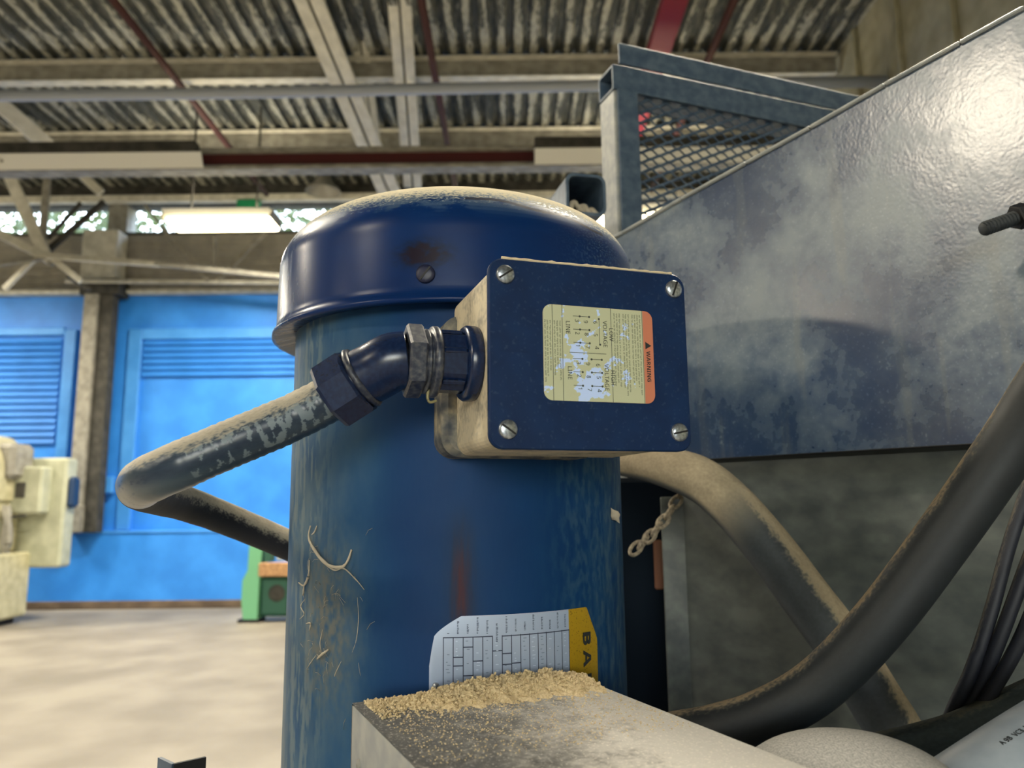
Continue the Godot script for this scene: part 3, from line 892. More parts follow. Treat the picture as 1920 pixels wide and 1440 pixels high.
# ---------------------------------------------------------------- terminal box
func terminal_box() -> void:
	var t := thing("terminal_box", "square navy terminal box with a wiring label and four screws on the motor", "electrical box", Vector3(0.045, 1.4321, -0.4215), deg_to_rad(18.06))
	# body behind the cover, tapering a little; its sides carry dust
	var dusty := baked(256, 256, func(u: float, v: float) -> Array:
		var k := n2(u * 3.0, v * 5.0) * 0.6 + n2(u * 24.0, v * 24.0) * 0.4
		var c := Color(0.80, 0.75, 0.64).lerp(Color(0.58, 0.55, 0.49), smoothstep(0.3, 1.0, k))
		return [c, 0.75, 0.0])
	dusty.uv1_triplanar = true
	dusty.uv1_scale = Vector3.ONE * 8.0
	var o := obj("body", ring_bar(rounded(0.116, 0.1, 0.008), 0.082, 0.0), dusty, t, Vector3(0, 0, -0.003))
	o = obj("mounting_pad", ring_bar(rounded(0.106, 0.09, 0.012), 0.03, 0.004), M.navy_dusty, t, Vector3(-0.014, -0.006, -0.078))
	var st := mb()
	obj("cover", ring_bar(rounded(0.12, 0.104, 0.008), 0.0035, 0.0008), baked(256, 256, func(u: float, v: float) -> Array:
		var k := n2(u * 6.0, v * 6.0)
		var c := Color(0.05, 0.14, 0.28).lerp(Color(0.06, 0.165, 0.315), k)
		if n2(u * 40.0 + 9.0, v * 40.0) > 0.86: c = c.lerp(Color(0.4, 0.4, 0.4), 0.25)
		return [c, 0.36 + 0.2 * n2(u * 20.0, v * 20.0), 0.0]), t)
	t.get_child(-1).material_override.uv1_scale = Vector3(6, 6, 1)
	t.get_child(-1).material_override.metallic_specular = 0.32
	# a rim of dust lies on the cover's upper edge
	st = mb(true)
	var rim := []
	for i in 40: rim.append(Vector3(-0.052 + 0.104 * i / 39.0, 0.0521 + 0.0003 * n2(i * 0.7, 3.0), -0.0016))
	tube(st, rim, func(_u, l): return 0.0009 + 0.0007 * n2(l * 500.0, 1.0), 7)
	o = obj("dust_rim", done(st), paint(Color(0.78, 0.72, 0.6), 0.95), t)
	for p: Array in [[-0.0508, 0.0428, 0.6], [0.0522, 0.0426, 1.2], [0.0519, -0.0412, 0.2], [-0.0500, -0.0416, -0.6]]:
		var s := screw(0.0052, M.chrome, t)
		s.position = Vector3(p[0], p[1], 0.0)
		s.get_child(1).rotation.z = p[2]
	label_sticker(t)

func label_sticker(t: Node3D) -> void:
	var s := Node3D.new()
	s.name = "warning_label"
	s.position = Vector3(0.0041, 0.0014, 0.0002)
	t.add_child(s, true)
	s.set_meta("label", "faded warning sticker with orange header and wiring diagram, turned sideways")
	# drawn upright in its own frame: 534 wide, 670 high; it is stuck on turned a quarter clockwise
	var W := 534
	var H := 670
	var im := Image.create(W, H, false, Image.FORMAT_RGB8)
	var ink := Color(0.2, 0.22, 0.2)
	for y in H:
		for x in W:
			var k := n2(x * 0.006, y * 0.006 + 30.0) * 0.8 + n2(x * 0.03, y * 0.03) * 0.2
			k += 0.42 * exp(-pow((y - 420.0) / 120.0, 2.0) - pow((x - 370.0) / 150.0, 2.0)) - 0.2
			var c := Color(0.73, 0.74, 0.61)
			if y > 120: c = c.lerp(Color(0.74, 0.82, 0.98), smoothstep(0.55, 0.57, k - absf(y - 400.0) * 0.0004 + x * 0.0002 - 0.03))
			im.set_pixel(x, y, c)
	im.fill_rect(Rect2i(0, 0, W, 62), Color(0.76, 0.46, 0.35))
	for y in [64, 260, 556, 614]: im.fill_rect(Rect2i(0, y, W, 3), ink)
	var Px := func(zy: float) -> int: return int((zy - 135.0) / 835.0 * W)
	var Py := func(zx: float) -> int: return int((1110.0 - zx) / 950.0 * H)
	var hline := func(x0: float, x1: float, y: float) -> void:   # a run along the label's height
		im.fill_rect(Rect2i(Px.call(y) - 1, Py.call(x1), 3, Py.call(x0) - Py.call(x1)), ink)
	var dot := func(x: float, y: float) -> void:
		for dy in range(-6, 7):
			var half := int(sqrt(36 - dy * dy))
			im.fill_rect(Rect2i(Px.call(y) - half, Py.call(x) + dy, 2 * half + 1, 1), ink)
	im.fill_rect(Rect2i(Px.call(545), Py.call(690), 3, Py.call(375) - Py.call(690)), ink)
	for y in [225.0, 342.0, 460.0]:
		hline.call(410.0, 550.0, y)
		dot.call(470.0, y)
		dot.call(550.0, y)
	im.fill_rect(Rect2i(Px.call(235), Py.call(636) - 1, Px.call(466) - Px.call(235), 3), ink)
	dot.call(635.0, 237.0)
	dot.call(640.0, 466.0)
	for y in [600.0, 716.0, 834.0]:
		hline.call(405.0, 484.0, y)
		dot.call(484.0, y)
		hline.call(562.0, 650.0, y)
		dot.call(562.0, y)
		dot.call(650.0, y)
	# lines of fine print
	var rng := RandomNumberGenerator.new()
	rng.seed = 8
	for y in [76, 92, 108, 124, 148, 164, 180, 204, 220, 236, 566, 582, 598, 624, 640, 654]:
		var x := 26 if y < 300 else 90
		var stop := rng.randi_range(400, 505) if y < 300 else rng.randi_range(300, 430)
		while x < stop:
			var n := rng.randi_range(8, 34)
			for k in range(0, n, 4): im.fill_rect(Rect2i(x + k, y + rng.randi_range(0, 2), 2, rng.randi_range(6, 9)), ink.lerp(Color(0.73, 0.74, 0.56), 0.25))
			x += n + 7
	var m := paint(Color.WHITE, 0.45)
	m.albedo_texture = ImageTexture.create_from_image(im)
	# the sticker itself: rounded corners, its top towards the right
	var outline := rounded(0.0534, 0.0668, 0.005)
	var st := mb()
	for i in outline.size():
		for p: Vector2 in [Vector2.ZERO, outline[(i + 1) % outline.size()], outline[i]]:
			st.set_uv(Vector2(p.x / 0.0534 + 0.5, 0.5 - p.y / 0.0668))
			st.add_vertex(Vector3(p.x, p.y, 0.0003))
	for i in outline.size():
		var a := outline[i]
		var b := outline[(i + 1) % outline.size()]
		quad(st, Vector3(a.x, a.y, 0.0003), Vector3(b.x, b.y, 0.0003), Vector3(b.x, b.y, -0.0002), Vector3(a.x, a.y, -0.0002), Vector3.ZERO)
	s.rotation.z = -PI / 2
	obj("sticker", done(st), m, s)
	var at := func(zx: float, zy: float) -> Vector3: return Vector3(((zy - 135.0) / 835.0 - 0.5) * 0.0534, (0.5 - (1110.0 - zx) / -950.0 - 1.0) * -0.0668, 0.0004)
	for w: Array in [["WARNING", 1062.0, 640.0, 0.0023], ["VOLTAGE", 684.0, 370.0, 0.0012], ["VOLTAGE", 688.0, 755.0, 0.0012], ["LOW", 738.0, 370.0, 0.0012], ["HIGH", 742.0, 755.0, 0.0012], ["LINE", 367.0, 330.0, 0.0012], ["LINE", 375.0, 728.0, 0.0012],
		["6", 600.0, 270.0, 0.0015], ["5", 602.0, 383.0, 0.0015], ["4", 610.0, 496.0, 0.0015], ["9", 520.0, 270.0, 0.0015], ["8", 524.0, 380.0, 0.0015], ["7", 530.0, 495.0, 0.0015], ["3", 445.0, 265.0, 0.0015], ["2", 446.0, 378.0, 0.0015], ["1", 448.0, 488.0, 0.0015],
		["6", 615.0, 648.0, 0.0015], ["5", 618.0, 758.0, 0.0015], ["4", 622.0, 872.0, 0.0015], ["9", 530.0, 642.0, 0.0015], ["8", 533.0, 755.0, 0.0015], ["7", 538.0, 868.0, 0.0015], ["3", 450.0, 638.0, 0.0015], ["2", 453.0, 750.0, 0.0015], ["1", 458.0, 862.0, 0.0015]]:
		var p: Vector3 = Vector3(((w[2] - 135.0) / 835.0 - 0.5) * 0.0534, (0.5 - (1110.0 - w[1]) / 950.0) * 0.0668, 0.0004)
		var l := obj("print", words(w[0], w[3], 0.0001, "Droid Sans", w[0] == "WARNING"), M.ink, s, p)
		l.scale.x = 1.15 if w[0].length() > 1 else 1.0
	var tr := obj("warning_triangle", ring_bar(PackedVector2Array([Vector2(-0.0021, -0.0016), Vector2(0.0021, -0.0016), Vector2(0, 0.0021)]), 0.0003), M.ink, s, Vector3(((450.0 - 135.0) / 835.0 - 0.5) * 0.0534, (0.5 - 48.0 / 950.0) * 0.0668, 0.0005))
	tr.name = "warning_triangle"

# ---------------------------------------------------------------- conduit and its fitting
func conduit() -> void:
	var e := Vector3(0.9507, 0, -0.31)
	var n := Vector3(0.31, 0, 0.9507)
	var p0 := Vector3(0.045, 1.4315, -0.4215) - e * 0.058 - n * 0.035
	var t := thing("conduit_fitting", "navy elbow conduit fitting with hex nuts on the terminal box's left side", "pipe fitting", p0)
	# along -e; y of each lathe is the distance from the box
	var side := Basis(n, -e, Vector3.UP)   # turned so that local y points away from the box
	var tf := Transform3D(Basis(Vector3.UP.cross(-e).normalized(), -e, Vector3.UP), Vector3.ZERO)
	var glossy := speckle(40.0, Color(0.04, 0.1, 0.22), Color(0.09, 0.16, 0.29), 0.24)
	var dusty := speckle(40.0, Color(0.09, 0.12, 0.21), Color(0.36, 0.36, 0.36), 0.4)
	var st := mb(true)
	lathe(st, [Vector2(0.0005, 0.0), Vector2(0.0212, 0.0), Vector2(0.0218, 0.002), Vector2(0.0218, 0.0065), Vector2(0.0205, 0.0082), Vector2(0.0175, 0.0085)], 40, tf)
	obj("locknut", done(st), glossy, t)
	st = mb()   # ribbed body: twelve flats
	lathe(st, [Vector2(0.0178, 0.008), Vector2(0.0180, 0.009), Vector2(0.0176, 0.0225), Vector2(0.015, 0.0228)], 9, tf)
	obj("body", done(st), glossy, t)
	for k in 3:   # raised ribs along the body
		var a: float = [0.35, 1.35, 2.4][k]
		var d := n * sin(a) + Vector3.UP * cos(a)
		st = mb()
		bar(st, -e * 0.009 + d * 0.0175, -e * 0.022 + d * 0.0175, 0.003, 0.0022, d, 0.0006)
		obj("rib", done(st), glossy, t)
	st = mb(true)
	lathe(st, [Vector2(0.016, 0.0222), Vector2(0.0196, 0.0226), Vector2(0.0203, 0.0238), Vector2(0.0203, 0.0258), Vector2(0.0194, 0.0268), Vector2(0.0168, 0.027), Vector2(0.0166, 0.0282), Vector2(0.0182, 0.0286), Vector2(0.0184, 0.0298), Vector2(0.0166, 0.0304), Vector2(0.0166, 0.0312)], 40, tf)
	obj("sealing_ring", done(st), dusty, t)
	st = mb()
	var turned := tf * Transform3D(Basis(Vector3.UP, 0.2), Vector3.ZERO)
	lathe(st, [Vector2(0.015, 0.031), Vector2(0.0196, 0.031), Vector2(0.0208, 0.0322), Vector2(0.0208, 0.0395), Vector2(0.0195, 0.0408), Vector2(0.0155, 0.0408)], 6, turned)
	obj("hex_nut", done(st), dusty, t)
	# the elbow bends down towards the conduit
	var c0 := Vector3(-0.1038, 1.41, -0.428)
	var c1 := Vector3(-0.0857, 1.421, -0.4255)
	var down := (c0 - c1).normalized()
	var q0 := p0 - e * 0.0405
	st = mb(true)
	var path := smooth_path([q0 - p0, (q0 - e * 0.005).lerp(c1, 0.12) - p0, (q0 - e * 0.004).lerp(c1, 0.6) - p0, c1 - p0, c1 + down * 0.008 - p0], 6)
	tube(st, path, func(_u, _l): return 0.0165, 28, 0.2)
	obj("elbow", done(st), glossy, t)
	var tf2 := Transform3D(Basis(Vector3.UP.cross(down).normalized(), down, Vector3.UP.cross(down).normalized().cross(down)), c1 - p0)
	st = mb(true)
	lathe(st, [Vector2(0.0155, -0.0042), Vector2(0.0178, -0.004), Vector2(0.0186, -0.002), Vector2(0.0176, -0.0008), Vector2(0.016, 0.0)], 36, tf2)
	obj("collar", done(st), dusty, t)
	st = mb()
	lathe(st, [Vector2(0.015, 0.0), Vector2(0.0188, 0.0), Vector2(0.0204, 0.0014), Vector2(0.0204, 0.0165), Vector2(0.019, 0.0185), Vector2(0.0128, 0.0188)], 8, tf2 * Transform3D(Basis(Vector3.UP, 0.12), Vector3.ZERO))
	obj("gland_nut", done(st), glossy, t)
	# a drip of dried paint under the ring
	st = mb(true)
	tube(st, smooth_path([-e * 0.028 + Vector3(0, -0.0165, 0) + n * 0.004, -e * 0.0285 + Vector3(0, -0.021, 0) + n * 0.004, -e * 0.027 + Vector3(0, -0.0235, 0) + n * 0.004, -e * 0.0235 + Vector3(0, -0.0225, 0) + n * 0.004]), func(_u, _l): return 0.0008, 7)
	obj("paint_drip", done(st), paint(Color(0.55, 0.52, 0.36), 0.4), t)

	# flexible conduit: pale dust above, flaking navy paint in the middle, grey sheen painted beneath
	var skin := baked(256, 1024, func(u: float, v: float) -> Array:
		var a := u * 360.0
		var up := cos(deg_to_rad(a))
		var l := v * 0.6   # metres along
		var grain := n2(a * 0.12, l * 250.0) * 0.5 + n2(a * 0.03, l * 60.0) * 0.5
		var c := Color(0.10, 0.16, 0.24).lerp(Color(0.17, 0.23, 0.29), grain)
		var rough := 0.3
		var flake := n2(a * 0.016 + l * 20.0, l * 150.0)
		var worn := smoothstep(0.10, 0.07, l)
		if l < 0.085 and flake > lerpf(0.50, 0.66, smoothstep(0.03, 0.08, l)) and up < 0.35 and up > -0.8:
			c = Color(0.42, 0.47, 0.50)
			rough = 0.5
		c = c.lerp(Color(0.36, 0.39, 0.40), smoothstep(-0.25, -0.75, up) * (1.0 - worn * 0.6) * 0.8)
		var dust := smoothstep(0.15, 0.6, up + (grain - 0.5) * 0.6)
		if l > 0.148:
			dust = smoothstep(-0.3, 0.3, up + (grain - 0.5) * 0.7)
			c = c.lerp(Color(0.14, 0.12, 0.13), 0.8)
			rough = 0.8
		var bend := smoothstep(0.03, 0.0, absf(l - 0.125))
		c = c.lerp(Color(0.47, 0.46, 0.43), bend * 0.8 * smoothstep(0.3, 0.6, grain + 0.2))
		c = c.lerp(Color(0.80, 0.75, 0.66).lerp(Color(0.64, 0.6, 0.53), grain), dust * 0.95)
		return [c, clampf(rough + dust * 0.45, 0.0, 1.0), 0.0])
	st = mb(true)
	var run := smooth_path([c0 - down * 0.008, c0, Vector3(-0.1237, 1.399, -0.424), Vector3(-0.1521, 1.385, -0.415), Vector3(-0.1752, 1.374, -0.41), Vector3(-0.1922, 1.368, -0.416), Vector3(-0.2073, 1.365, -0.435), Vector3(-0.2231, 1.363, -0.47), Vector3(-0.2397, 1.36, -0.53), Vector3(-0.2464, 1.355, -0.59), Vector3(-0.2353, 1.342, -0.65), Vector3(-0.2003, 1.319, -0.7), Vector3(-0.1676, 1.291, -0.77), Vector3(-0.1371, 1.252, -0.84), Vector3(-0.128, 1.184, -0.86)], 14)
	tube(st, run, func(_u, l): return 0.0128 + (0.00022 * sin(l * 1300.0) if l < 0.09 else 0.0) + 0.0003 * n2(l * 60.0, 4.0), 40, 0.6)
	var o := obj("conduit", done(st), skin)
	tag(o, "grey flaking flexible conduit looping from the elbow fitting round behind the motor", "conduit")

# ---------------------------------------------------------------- plate, rear panel
func guard_plate() -> void:
	# all lie parallel to the plane z = x - 0.98
	var along_x := Vector3(0.70711, 0, 0.70711)
	var face := Vector3(-0.70711, 0, 0.70711)
	var o0 := Vector3(0.10, 0, -0.88)
	var t := thing("guard_plate", "large dusty blue grey sheet metal guard with a slanting upper edge", "metal plate", o0 + Vector3(0, 1.3965, 0))
	var tex := baked(1024, 768, func(u: float, v: float) -> Array:
		var x := u * 0.9
		var y := (1.0 - v) * 0.9
		var cloud := n2(x * 5.0, y * 4.5) * 0.6 + n2(x * 17.0 + 5.0, y * 13.0) * 0.3 + n2(x * 90.0, y * 90.0) * 0.12
		var k := smoothstep(0.30, 0.85, cloud)
		var c := Color(0.15, 0.225, 0.34).lerp(Color(0.40, 0.45, 0.49), k)
		var streak := smoothstep(0.66, 0.85, n2(x * 34.0, y * 2.5 + 60.0))
		c = c.lerp(Color(0.45, 0.45, 0.43), streak * 0.25)
		if n2(x * 260.0, y * 260.0 + 11.0) > 0.9: c = c.lerp(Color(0.8, 0.82, 0.83), 0.18)
		return [c, clampf(0.25 + 0.10 * k, 0.15, 0.9), n2(x * 60.0, y * 60.0) * 0.5 + n2(x * 300.0, y * 300.0) * 0.5], 0.012)
	tex.metallic = 0.0
	tex.metallic_specular = 1.0
	var edge := [Vector3(0.1083, 1.656, -0.8717), Vector3(0.1304, 1.662, -0.8496), Vector3(0.1864, 1.679, -0.7936), Vector3(0.2404, 1.694, -0.7396), Vector3(0.2881, 1.707, -0.6919), Vector3(0.3374, 1.722, -0.6426), Vector3(0.3808, 1.734, -0.5992), Vector3(0.4141, 1.743, -0.5659)]
	var tops := []
	for p: Vector3 in edge: tops.append(Vector2((p - o0).dot(along_x), p.y - 1.3965))
	var slope: float = (tops[7].y - tops[6].y) / (tops[7].x - tops[6].x)
	tops.append(Vector2(0.75, tops[7].y + slope * (0.75 - tops[7].x)))
	var st := mb()
	for i in tops.size() - 1:
		var a: Vector2 = tops[i]
		var b: Vector2 = tops[i + 1]
		for k: Vector3 in [Vector3(a.x, 0, 0), Vector3(b.x, b.y, 0), Vector3(b.x, 0, 0), Vector3(a.x, 0, 0), Vector3(a.x, a.y, 0), Vector3(b.x, b.y, 0)]:
			st.set_uv(Vector2(k.x / 0.9, 1.0 - k.y / 0.9))
			st.add_vertex(along_x * k.x + Vector3(0, k.y, 0))
	obj("sheet", done(st), tex, t)
	st = mb()
	for i in tops.size() - 1:   # folded lip along the upper edge
		var a: Vector3 = along_x * tops[i].x + Vector3(0, tops[i].y, 0)
		var b: Vector3 = along_x * tops[i + 1].x + Vector3(0, tops[i + 1].y, 0)
		bar(st, a - face * 0.011, b - face * 0.011, 0.003, 0.022, face, 0.0008)
	obj("folded_lip", done(st), M.steel_pale, t)
	st = mb()
	for i in tops.size() - 1:
		var a: Vector3 = along_x * tops[i].x + Vector3(0, tops[i].y - 0.002, 0)
		var b: Vector3 = along_x * tops[i + 1].x + Vector3(0, tops[i + 1].y - 0.002, 0)
		bar(st, a + face * 0.001, b + face * 0.001, 0.004, 0.005, face, 0.0012)
	obj("edge_strip", done(st), M.steel_pale, t)
	st = mb()
	bar(st, along_x * 0.06 + Vector3(0, 0.0, 0) - face * 0.03, along_x * 0.75 - face * 0.03, 0.003, 0.06, face, 0.0008)
	obj("bottom_flange", done(st), M.black, t)  # black stands for the shade under the plate's lower edge

	t = thing("rear_panel", "dark grey machine panel set back below the sheet metal guard", "metal panel", Vector3(0.195, BED, -0.895))
	st = mb()
	bar(st, Vector3(0, 0.199, 0), along_x * 0.75 + Vector3(0, 0.199, 0), 0.004, 0.394)
	obj("sheet", done(st), M.panel, t)
	st = mb()
	bar(st, Vector3(0.0, 0.18, 0.0), Vector3(-0.026, 0.18, -0.004), 0.004, 0.36, Vector3.UP, 0.001)
	obj("front_flange", done(st), M.panel, t)
	var o := obj("frame_post", span(Vector3(0.03, BED, -1.0), Vector3(0.27, 1.385, -0.965), 0.006), M.navy_dark)
	tag(o, "dark navy frame post in the gap between the motor and the grey rear panel", "post")
	o = obj("orange_strip", span(Vector3(0.1706, 1.25, -0.961), Vector3(0.1812, 1.309, -0.967), 0.002), M.copper)
	tag(o, "narrow orange brown strip on the dark frame post behind the chain", "strip")

	# threaded stud at the right edge
	var a0 := Vector3(0.3499, 1.55, -0.55)
	var a1 := Vector3(0.385, 1.562, -0.55)
	t = thing("threaded_stud", "black threaded stud with a nut poking in at the right edge", "bolt", a1)
	st = mb(true)
	var pts := []
	for i in 121: pts.append((a0 - a1) * (1.0 - i / 120.0))
	var len := a0.distance_to(a1)
	tube(st, pts, func(u: float, _l): return (0.0052 + 0.0004 * sin(u * TAU * 14.0)) * smoothstep(-0.04, 0.05, u), 18)
	obj("thread", done(st), M.hose_dark, t)
	st = mb()
	var d := (a1 - a0).normalized()
	lathe(st, [Vector2(0.004, 0), Vector2(0.009, 0), Vector2(0.0098, 0.001), Vector2(0.0098, 0.009), Vector2(0.004, 0.01)], 6, Transform3D(Basis(Vector3.UP.cross(d).normalized(), d, Vector3.UP.cross(d).normalized().cross(d)), -d * 0.010))
	obj("nut", done(st), M.black, t)
	obj("tab", box_mesh(Vector3(0.006, 0.06, 0.075), 0.001, d * 0.022 + Vector3(0.002, 0.005, 0.0)), M.steel_blue, t)

# ---------------------------------------------------------------- expanded metal guard
func mesh_guard() -> void:
	var t := thing("mesh_guard", "blue steel guard frame filled with expanded diamond mesh", "guard", Vector3(0.1629, 2.0268, -1.05), deg_to_rad(20.5))
	var st := mb()
	box(st, Vector3(0.4, -0.0165, -0.0015), Vector3(0.8, 0.033, 0.004), 0.001)
	obj("top_flange", done(st), M.steel_blue, t)
	st = mb()   # square tube whose open end shows at the left
	for q: Array in [[Vector3(0.4, -0.036, -0.026), Vector3(0.82, 0.004, 0.046)], [Vector3(0.4, -0.072, -0.026), Vector3(0.82, 0.004, 0.046)], [Vector3(0.4, -0.054, -0.0045), Vector3(0.82, 0.04, 0.004)], [Vector3(0.4, -0.054, -0.047), Vector3(0.82, 0.04, 0.004)]]:
		box(st, q[0], q[1], 0.0008)
	obj("top_rail", done(st), M.steel_blue, t)
	st = mb()
	box(st, Vector3(0.009, -0.55, -0.026), Vector3(0.036, 0.952, 0.046), 0.002)
	obj("post", done(st), M.steel_pale, t)  # pale steel stands in for lamp light on the post's side
	st = mb()
	box(st, Vector3(0.012, -0.55, -0.001), Vector3(0.034, 0.952, 0.004), 0.001)
	obj("post_face", done(st), M.steel_blue, t)
	# the mesh: rows of zigzag strands, flattened and tilted
	st = mb()
	var cw := 0.0315
	var ch := 0.0078
	for j in 92:
		var y := -0.068 - j * ch
		for i in 48:
			var x := 0.022 + i * cw / 2.0
			var up := (i + j) % 2 == 0
			var a := Vector3(x, y + (ch if up else 0.0), -0.012 + (0.002 if up else -0.002))
			var b := Vector3(x + cw / 2.0, y + (0.0 if up else ch), -0.012 - (0.002 if up else -0.002))
			bar(st, a, b, 0.0046, 0.002, Vector3(0, 0.8, 1))
	obj("expanded_mesh", done(st), M.steel_blue, t)

	# stub of rounded square tube behind the cap
	var n := Vector3(0.31, 0, 0.9507)
	var at := Vector3(0.0985, 1.749, -0.95)
	t = thing("tube_stub", "open end of a rounded square steel tube behind the motor's cap", "tube", at, deg_to_rad(14.0))
	var outer := rounded(0.055, 0.056, 0.012)
	var inner := rounded(0.047, 0.048, 0.009)
	st = mb()
	for i in outer.size():
		var k := (i + 1) % outer.size()
		var A := Vector3(outer[i].x, outer[i].y, 0)
		var B := Vector3(outer[k].x, outer[k].y, 0)
		var a := Vector3(inner[i].x, inner[i].y, 0)
		var b := Vector3(inner[k].x, inner[k].y, 0)
		var back := Vector3(0, 0, -0.24)
		quad(st, A, B, B + back, A + back, back / 2)
		quad(st, a, b, b + back, a + back, a * 3.0 + back / 2)
		quad(st, A, B, b, a, back)
	obj("tube_wall", done(st), M.steel_blue, t)
	st = mb()
	box(st, Vector3(0, -0.36, -0.21), Vector3(0.046, 0.77, 0.05), 0.002)
	obj("post", done(st), M.steel_blue, t)
	var rng := RandomNumberGenerator.new()
	rng.seed = 4
	st = mb(true)
	for k in 3:
		var p := smooth_path([Vector3(-0.018 + k * 0.012, -0.02, -0.012), Vector3(-0.012 + k * 0.012, -0.006 - k * 0.004, -0.016), Vector3(0.0 + k * 0.009, -0.022, -0.012)], 6)
		tube(st, p, func(u, l): return 0.0045 * (0.6 + 0.6 * n2(l * 200.0, k)), 8)
	obj("dirt_clump", done(st), M.web, t)

# ---------------------------------------------------------------- hoses, cables, pipes, chain
func dusty_hose(dark: Color, dust: Color, bias: float, grey := Color(0.3, 0.33, 0.35), dusty_lit_len := 0.0) -> StandardMaterial3D:
	return baked(192, 512, func(u: float, v: float) -> Array:
		var up := cos(TAU * u)
		var l := v * 0.5
		var grain := n2(u * 30.0, l * 260.0) * 0.5 + n2(u * 6.0, l * 30.0) * 0.5
		var c := dark.lerp(grey, grain * 0.45)
		var k := smoothstep(bias, bias + 0.3, up + (grain - 0.5) * 0.35)
		if dusty_lit_len > 0.0: k = maxf(k, smoothstep(dusty_lit_len, dusty_lit_len * 0.75, l) * smoothstep(-0.9, -0.5, up))  # tan dust over the lit run, ending at a painted shadow edge
		return [c.lerp(dust.lerp(dust.darkened(0.22), grain), k), clampf(0.6 + 0.35 * k, 0.0, 1.0), 0.0])

func hoses() -> void:
	var st := mb(true)
	tube(st, smooth_path([Vector3(0.0452, 1.395, -0.84), Vector3(0.0836, 1.394, -0.82), Vector3(0.1156, 1.393, -0.8), Vector3(0.1471, 1.388, -0.77), Vector3(0.1764, 1.375, -0.74), Vector3(0.1999, 1.351, -0.72), Vector3(0.2254, 1.313, -0.7), Vector3(0.2482, 1.272, -0.68), Vector3(0.2686, 1.234, -0.66), Vector3(0.2871, 1.196, -0.65), Vector3(0.3004, 1.163, -0.64), Vector3(0.295, 1.124, -0.62)], 10), func(u: float, _l): return lerpf(0.0105, 0.0215, smoothstep(0.1, 0.36, u)), 36, 0.5)
	var o := obj("dusty_hose", done(st), dusty_hose(Color(0.19, 0.21, 0.22), Color(0.74, 0.67, 0.55), 0.6, Color(0.33, 0.36, 0.38), 0.26))
	tag(o, "thick hose with tan dust arching down from behind the motor", "hose")
	st = mb(true)
	tube(st, smooth_path([Vector3(0.3185, 1.456, -0.4), Vector3(0.296, 1.424, -0.41), Vector3(0.2751, 1.381, -0.43), Vector3(0.243, 1.331, -0.445), Vector3(0.2098, 1.283, -0.46), Vector3(0.1794, 1.247, -0.475), Vector3(0.1501, 1.227, -0.485), Vector3(0.1204, 1.215, -0.495), Vector3(0.0973, 1.207, -0.51), Vector3(0.0854, 1.196, -0.53), Vector3(0.0823, 1.164, -0.55), Vector3(0.0804, 1.112, -0.55)], 10), func(_u, _l): return 0.0152, 36, 0.5)
	o = obj("dark_hose", done(st), dusty_hose(Color(0.075, 0.095, 0.11), Color(0.66, 0.58, 0.46), 0.76, Color(0.17, 0.2, 0.22)))
	tag(o, "dark rubber hose sweeping from the right edge down to the bracket", "hose")
	# three thin cables by the right edge
	var cables := [
		[Vector3(0.3353, 1.371, -0.5), Vector3(0.314, 1.324, -0.5), Vector3(0.2976, 1.282, -0.5), Vector3(0.285, 1.247, -0.505), Vector3(0.2732, 1.221, -0.51), Vector3(0.2654, 1.191, -0.52)],
		[Vector3(0.3329, 1.344, -0.49), Vector3(0.3138, 1.305, -0.49), Vector3(0.2998, 1.27, -0.495), Vector3(0.2882, 1.236, -0.505), Vector3(0.2757, 1.216, -0.51), Vector3(0.2685, 1.188, -0.52)],
		[Vector3(0.3332, 1.328, -0.48), Vector3(0.3166, 1.296, -0.48), Vector3(0.3047, 1.262, -0.49), Vector3(0.2896, 1.231, -0.5), Vector3(0.2786, 1.211, -0.51), Vector3(0.2715, 1.185, -0.52)]]
	for i in 3:
		st = mb(true)
		tube(st, smooth_path(cables[i], 8), func(_u, _l): return 0.0042, 16, 0.5)
		o = obj("thin_cable", done(st), dusty_hose(Color(0.09, 0.1, 0.14), Color(0.5, 0.47, 0.42), 0.8, Color(0.18, 0.2, 0.25)))
		tag(o, ["leftmost of the three thin dark cables at the right edge", "middle one of the three thin dark cables at the right edge", "rightmost of the three thin dark cables at the right edge"][i], "cable", "thin dark cables at the right edge")
	# dark pipe under the cables and the printed plastic pipe in the corner
	st = mb(true)
	tube(st, smooth_path([Vector3(0.1911, 1.185, -0.5), Vector3(0.218, 1.198, -0.5), Vector3(0.2445, 1.204, -0.5), Vector3(0.2712, 1.211, -0.5), Vector3(0.2984, 1.222, -0.5), Vector3(0.3361, 1.237, -0.5), Vector3(0.3743, 1.252, -0.5)], 8), func(_u, _l): return 0.0125, 24, 0.5)
	o = obj("dark_pipe", done(st), dusty_hose(Color(0.09, 0.14, 0.15), Color(0.4, 0.4, 0.35), 0.8))
	tag(o, "dark teal hose lying along the pale printed pipe, lower right", "hose")
	var t := thing("printed_pipe", "pale blue white plastic pipe with printed letters in the lower right corner", "pipe", Vector3(0.2558, 1.215, -0.4))
	var base := t.position
	st = mb(true)
	tube(st, smooth_path([Vector3(0.1751, 1.176, -0.38) - base, Vector3(0.2062, 1.189, -0.39) - base, Vector3(0.2389, 1.202, -0.4) - base, Vector3(0.2731, 1.215, -0.41) - base, Vector3(0.3208, 1.234, -0.42) - base], 10), func(_u, _l): return 0.036, 48, 0.5)
	obj("pipe_wall", done(st), M.pvc, t)
	var dir := (Vector3(0.2731, 1.215, -0.41) - Vector3(0.2389, 1.202, -0.4)).normalized()
	var upn := (Vector3.UP - dir * dir.y).normalized()
	var out := dir.cross(upn)
	if out.z < 0: out = -out
	var dn := (upn * 0.985 + out * 0.17).normalized()
	var l := obj("print", words("A 98  VC3  b", 0.0026, 0.0003), M.ink, t)
